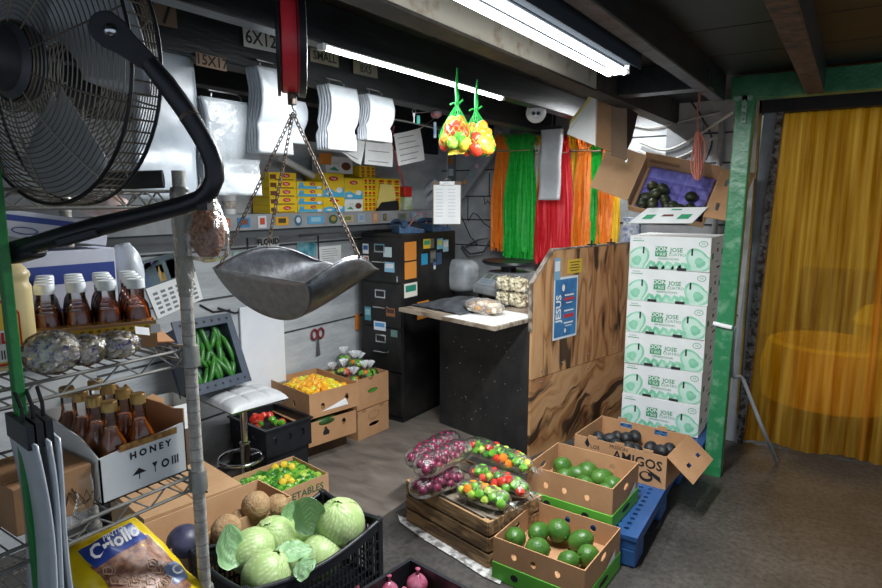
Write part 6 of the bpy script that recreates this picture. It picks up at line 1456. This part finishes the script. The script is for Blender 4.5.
# angled brace with stickers and upright strip behind
br = thing('wall_brace', 'grey diagonal wooden brace dotted with small stickers beside the tinsel', 'brace', (0, 0, 0))
BA, BB = Vector((-2.315, 4.420, 2.169)), Vector((-2.786, 4.420, 1.601)); m = MB(); m.bar(BA, BB, .04, .095, (BB-BA).cross(Vector((0, -1, 0)))); m.build('board', mat('grey_brace', '85888c', '9a9da0', rough=.6, scale=6), br, bevel=.004)
random.seed(12)
for i in range(7):
    p = BA.lerp(BB, .1+.11*i)+Vector((rnd(-.012, .012), -.052, rnd(-.015, .015))); m = MB(); m.prism(oval(.045, .035, 0, 0, 8), (), .002, FRONT(p)); m.build('sticker', mat('brace_st%d' % (i % 4), ('d8c8d0', '9ab0b8', 'c8743a', 'b8a0a8')[i % 4], ('b86a80', '5a8a6a', 'd8b070', '7a90b8')[i % 4], rough=.5, scale=60), br)
solo(MB().bbox((-.035, -.01, 0), (.035, .01, .55)), 'upright_strip', mat('grey_upright', '6f7376', '84878a', rough=.6, scale=5), 'grey upright wall strip behind the clipboard', 'strip', (-2.93, 4.56, 1.52))
for i, (px, c) in enumerate((((443,151), 'b8763a'), ((442,162), 'c8d0d8'))):
    solo(MB().prism(rect(.05, .06), (), .002, FRONT((0, 0, 0))), 'strip_sticker', mat('strip_st%d' % i, c, rough=.6), ('orange brown sticker on the grey upright strip', 'pale sticker on the grey upright strip')[i], 'sticker', ((-2.93, 4.548, 1.93), (-2.93, 4.548, 1.83))[i])
# clipboard
cl = thing('clipboard', 'clipboard with white list hanging above the filing cabinet', 'clipboard', (-2.239, 3.428, 1.575), 38)
MB().prism(rect(.19, .28), (), .004, FRONT((0, 0, 0))).build('board', mat('clipboard_brown', '6a5644', rough=.6), cl)
m = MB(); m.prism(rect(.178, .255, 0, -.01), (), .002, FRONT((0, -.004, 0))); m.k = 1
for i in range(9):
    for x in (-.05, .03): m.poly(pts3(FRONT((0, -.0062, 0)), rect(.05, .006, x, .09-.022*i), .0005))
m.build('list_sheet', [paper, mat('pale_ink', 'cfd4da', rough=.8)], cl)
m = MB(); m.bbox((-.05, -.014, .115), (.05, -.004, .14)); m.tube([(-.02, -.01, .14), (-.02, -.01, .155), (.02, -.01, .155), (.02, -.01, .14)], .004, 6); m.build('clip', steel, cl)
MB().tube([(0, -.01, .155), (0, 0, 2.26-cl.location.z)], .002, 6).build('hanging_wire', steel, cl)
# cables on the end wall and at the cabinet back
solo(MB().tube([(-2.773, 4.550, 1.198), (-2.624, 4.500, 1.258), (-2.520, 4.520, 1.278), (-2.565, 4.500, 1.159), (-2.702, 4.500, 1.135), (-2.814, 4.550, 1.196)], .008, 8), 'pipe_fitting', steel, 'bent grey metal fitting on the wall behind cabinet', 'fitting', smooth=True)
wl = [((640,142),(665,150),(690,140),(712,126),(735,112)), ((632,125),(650,128),(672,124),(695,118),(720,112)), ((638,150),(660,158),(680,160),(700,150),(716,138)), ((628,170),(640,150),(652,138),(668,130))]
WP = (((-1.316, 4.550, 2.006), (-1.139, 4.550, 1.942), (-0.975, 4.550, 2.002), (-0.840, 4.550, 2.087), (-0.661, 4.200, 2.125)), ((-1.385, 4.570, 2.131), (-1.256, 4.570, 2.102), (-1.106, 4.570, 2.120), (-0.956, 4.570, 2.150), (-0.799, 4.570, 2.178)), ((-1.330, 4.560, 1.951), (-1.208, 4.560, 1.897), (-1.063, 4.560, 1.885), (-0.922, 4.560, 1.947), (-0.812, 4.560, 2.021)), ((-0.995, 4.570, 2.272), (-0.910, 4.570, 2.147), (-0.838, 4.570, 1.997), (-0.868, 4.570, 1.865)))
for i, P in enumerate(WP):
    solo(MB().tube(smooth(P), (.010, .007, .008, .006)[i], 8), 'wall_cable', mat(('pale_cable', 'dark_cable')[i % 2 == 1 and i > 1], ('a9a8a4', '33353a')[i % 2 == 1 and i > 1], rough=.5), ('pale grey cable sagging across the end wall towards the post', 'upper grey cable running along the end wall', 'lower pale cable sagging above the tilted carton', 'dark cable hanging down the end wall behind pink rope')[i], 'cable', group='cables on the end wall', smooth=True)
solo(MB().tube([(-.78, 4.56, 1.3), (-.78, 4.56, 2.12)], .02, 10), 'wall_conduit', mat('grey_conduit2', '777a7c', '8d8f90', rough=.5, scale=9), 'vertical grey pipe on the end wall behind pink rope', 'pipe', smooth=True)
solo(MB().bbox((-.12, -.02, 0), (.12, .0, .26)), 'junction_panel', mat('grey_panel', '6e7276', '82868a', rough=.6, scale=6), 'grey box panel on the end wall above the tilted carton', 'panel', (-1.02, 4.595, 1.86))
# pink rope
rp_ = thing('pink_rope', 'coiled pink rope hanging from the dark joist near green post', 'rope', (-0.803, 3.899, 2.225)); RO = Vector(rp_.location); rm = mat('pink_rope', 'd88a78', 'c27564', rough=.8, scale=60, bump=.4)
e1 = Vector((-0.786, 3.864, 1.979))-RO; e2 = Vector((-0.763, 3.829, 1.710))-RO
MB().tube([(0, 0, .0), (.004, 0, -.06), (-.003, .003, -.12), e1], .006, 8).build('cord', rm, rp_, True)
m = MB()
for k in range(5):
    a0 = k*1.9; cx = (math.cos(a0), math.sin(a0)); m.tube([e1+(e2-e1)*(.5-.5*math.cos(a))+Vector((cx[0], cx[1], 0))*(.034*math.sin(a)*(1-.12*k)*(1+.3*math.sin(a*2+k))) for a in [2*PI*i/20 for i in range(20)]], .005, 6, True)
m.build('coil', rm, rp_, True)
MB().ball(e1+Vector((0, 0, -.01)), (.018, .018, .025), 10, 8).build('knot', rm, rp_, True)
# dome camera
DP = Vector((-1.600, 3.405, 2.101)); dz = (Vector((0, 0, 1.45))-DP).normalized(); dM = frame(DP, Vector((0, 0, 1)).cross(dz), dz.cross(Vector((0, 0, 1)).cross(dz)))
dc = thing('dome_camera', 'white dome security camera fixed on the dark joist', 'camera', DP, rot=dM.to_euler())
MB().lathe([(.055, -.075), (.060, -.07), (.060, -.03), (.055, -.02), (.0, -.02)], 28).build('base', white, dc, True); MB().ball((0, 0, 0), .050, 24, 14).build('camera_ball', white, dc, True)
MB().lathe([(.03, .036), (.03, .044), (0, .047)], 20).build('faceplate', mat('camera_face', 'c9cccf', rough=.3), dc, True)
for s_ in (-1, 1): MB().lathe([(.011, 0), (.011, .008), (0, .009)], 16, Matrix.Translation((s_*.013, .0, .044))).build('lens', black, dc)
# folded cardboard hanging from the white beam end
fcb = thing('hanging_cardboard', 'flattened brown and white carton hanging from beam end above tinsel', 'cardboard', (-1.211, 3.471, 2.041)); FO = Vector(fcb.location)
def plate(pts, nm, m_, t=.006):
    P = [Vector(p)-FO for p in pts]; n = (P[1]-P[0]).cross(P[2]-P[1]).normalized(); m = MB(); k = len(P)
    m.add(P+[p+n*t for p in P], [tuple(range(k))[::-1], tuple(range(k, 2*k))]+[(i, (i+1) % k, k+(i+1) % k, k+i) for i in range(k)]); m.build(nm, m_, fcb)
plate([(-1.239, 3.419, 2.188), (-1.218, 3.377, 1.892), (-1.438, 3.490, 1.979), (-1.427, 3.506, 2.025)], 'white_flap', whitecard)
plate([(-1.243, 3.429, 2.190), (-1.439, 3.522, 2.022), (-1.437, 3.529, 2.057), (-1.261, 3.431, 2.202)], 'yellow_liner', mat('pale_yellow_paper', 'd8c98a', rough=.8))
plate([(-1.239, 3.418, 2.182), (-1.189, 3.508, 2.163), (-1.163, 3.470, 1.863), (-1.218, 3.377, 1.892)], 'brown_panel', card)
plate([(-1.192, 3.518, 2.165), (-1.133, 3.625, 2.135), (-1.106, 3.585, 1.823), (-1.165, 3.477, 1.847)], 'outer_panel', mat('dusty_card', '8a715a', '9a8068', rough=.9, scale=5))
plate([(-1.136, 3.635, 2.131), (-1.107, 3.758, 2.098), (-1.123, 3.718, 1.946), (-1.114, 3.603, 1.880)], 'inner_shadow_panel', mat('shaded_maroon_card', '3a2420', rough=.9))  # shade inside the fold put into the dark maroon colour
# tinsel-like ribbon bundles on a rod
random.seed(9)
rc = {k: mat('ribbon_'+k, *v, rough=.38, scale=30, sss=.05) for k, v in dict(orange=('fb7a16', 'fd9430'), green=('0fa82e', '20c244'), white=('eeeeea', 'f6f6f2'), yellow=('fbc111', 'fdd52e'), red=('e61e2c', 'f0343e')).items()}
def ribbons(lb, col, x0, x1, z1, z0, y, n, tuft=.10):
    t_ = thing('ribbon_bundle', lb, 'ribbon', ((x0+x1)/2, y, z1), 0, 'hanging ribbon bundles'); H = z1-z0; hw2 = (x1-x0)/2; m = MB(); tf = MB()
    for k in range(n):
        a = -1+2*(k+.5)/n; xt = a*hw2*.72+rnd(-.006, .006); xb = a*hw2*1.12+rnd(-.012, .012); yo = rnd(-.03, .03); w_ = rnd(.006, .012); ph = rnd(0, 6); L_ = H*rnd(.93, 1.03); tw = rnd(-.25, .25)
        pts = []
        for i in range(15):
            v = i/14; pts.append((Vector((xt+(xb-xt)*min(1, v*2.2)+.006*math.sin(v*9+ph)*v, yo*min(1, v*3)+.010*math.sin(v*6+ph*2)*v, -L_*v)), tw*v*3+.25*math.sin(ph)))
        vs = []; fs = []
        for i, (p, an_) in enumerate(pts):
            d = Vector((math.cos(an_), math.sin(an_)*.7, 0))*w_; vs += [p-d, p+d]
            if i: fs.append((2*i-2, 2*i-1, 2*i+1, 2*i))
        m.add(vs, fs)
    for k in range(int(n*1.0)+10):
        a = rnd(-1, 1); p0 = Vector((a*hw2*.7, rnd(-.02, .02), 0)); q = p0+Vector((a*.02+rnd(-.02, .02), rnd(-.04, .03), tuft*rnd(.5, 1.2))); e = q+Vector((rnd(-.02, .02), rnd(-.02, .0), -rnd(0, .02)))
        tf.tube([p0, (p0+q)/2+Vector((rnd(-.01, .01), 0, 0)), q, e], [.007, .007, .005, .002], 4)
    m.build('strands', rc[col], t_); tf.build('knotted_tuft', rc[col], t_)
    MB().tube([(-hw2*.75, -.026, -.01), (0, -.034, -.012), (hw2*.75, -.026, -.01)], .004, 6).build('tie', mat('tie_tan', 'c8b48a', rough=.7), t_)
RT = [('orange ribbon bundle at the left end of the row', 'orange', 495, 511, 4.40, 26), ('wide green ribbon bundle second from the left end', 'green', 508, 536, 4.37, 60), ('thin white ribbon bundle between green and yellow ones', 'white', 533, 538, 4.42, 9), ('yellow ribbon bundle behind left edge of the paper pack', 'yellow', 538, 547, 4.41, 16), ('wide red ribbon bundle hanging below the paper pack', 'red', 542, 572, 4.38, 60), ('narrow yellow ribbon bundle right of the red one', 'yellow', 570, 577, 4.40, 14), ('orange ribbon bundle right of the red one', 'orange', 576, 591, 4.38, 30), ('green ribbon bundle at the right of row', 'green', 587, 602, 4.40, 30), ('narrow orange ribbon bundle near the tilted carton flap', 'orange', 601, 613, 4.39, 22), ('white and thin ribbon bundle next to the last yellow', 'white', 611, 614, 4.42, 7), ('thin yellow ribbon bundle at the right end of row', 'yellow', 613, 617, 4.40, 8)]
ZT = (1.99, 1.98, 1.95, 1.965, 1.95, 1.965, 1.96, 1.955, 1.94, 1.93, 1.92); ZB = (1.20, 1.15, 1.2, 1.17, 1.12, 1.2, 1.2, 1.25, 1.27, 1.27, 1.27)
XA = [(-2.411, 4.400, 1.593)[0], (-2.293, 4.400, 1.594)[0], (-2.076, 4.400, 1.594)[0], (-2.033, 4.400, 1.594)[0], (-2.000, 4.400, 1.594)[0], (-1.772, 4.400, 1.594)[0], (-1.725, 4.400, 1.594)[0], (-1.640, 4.400, 1.594)[0], (-1.534, 4.400, 1.594)[0], (-1.460, 4.400, 1.594)[0], (-1.446, 4.400, 1.594)[0]]
XB = [(-2.267, 4.400, 1.594)[0], (-2.050, 4.400, 1.594)[0], (-2.033, 4.400, 1.594)[0], (-1.958, 4.400, 1.594)[0], (-1.757, 4.400, 1.594)[0], (-1.717, 4.400, 1.594)[0], (-1.610, 4.400, 1.594)[0], (-1.527, 4.400, 1.594)[0], (-1.446, 4.400, 1.594)[0], (-1.435, 4.400, 1.594)[0], (-1.416, 4.400, 1.594)[0]]
for i, (lb, col, a, b_, y, n) in enumerate(RT): ribbons(lb, col, XA[i], XB[i], ZT[i], ZB[i], y, int(n*2.6))
solo(MB().tube([(-2.48, 4.40, 1.985), (-1.40, 4.40, 1.935)], .008, 8), 'hanging_rod', steel, 'thin grey rod carrying the row of ribbon bundles', 'rod', smooth=True)
# white pack in front of the ribbons
pk = thing('paper_bag_pack', 'long white pack of bags hanging in front of the red ribbons', 'bag', (-1.854, 4.220, 2.106)); PO = Vector(pk.location)
wv_ = (Vector((-1.770, 4.220, 2.101))-Vector((-1.932, 4.220, 2.097))).length/2; hv = PO.z-(-1.855, 4.220, 1.594)[2]
def pf(u, v): return Vector((-wv_+2*wv_*u+.008*v*-1, .008*math.sin(v*10)+.004*math.sin(u*5), -hv*v))
MB().grid(pf, 10, 30).build('bag_stack', mat('white_bag_plastic', 'd2d7dc', 'bcc4cb'), pk, True, solid=.03)
MB().bbox((-wv_, -.02, -.01), (wv_, .02, .012)).build('black_header', black, pk)
MB().tube([(0, 0, .01), (0, .0, 2.26-PO.z)], .003, 6).build('hook', steel, pk)
# white tie and hanging cable on the green post
solo(MB().tube([(-.605, 3.694, .905), (-.56, 3.688, .898), (-.51, 3.694, .89)], .012, 8), 'white_tie', white, 'white strip tied round the green post at mid height', 'tie', smooth=True)
solo(MB().tube(smooth([(-.50, 3.72, .895), (-.505, 3.75, .80), (-.50, 3.78, .60), (-0.457, 3.850, 0.569), (-0.397, 3.870, 0.429), (-0.325, 3.900, 0.251), (-0.259, 4.104, 0.012)]), .011, 10), 'grey_cable', mat('grey_hose', '7e8184', '8f9295', rough=.5, scale=9), 'grey cable hanging from the green post down to floor', 'cable', smooth=True)
# printed stack in the corner behind the ribbons
solo(MB().bbox((-.06, -.03, 0), (.06, .03, .42)), 'label_stack', mat('printed_labels', 'c9cdd0', '5d6f9a', rough=.6, scale=40), 'printed bluish package standing between ribbons and the white carton stack', 'package', (-1.33, 4.50, 1.05), bevel=.004)
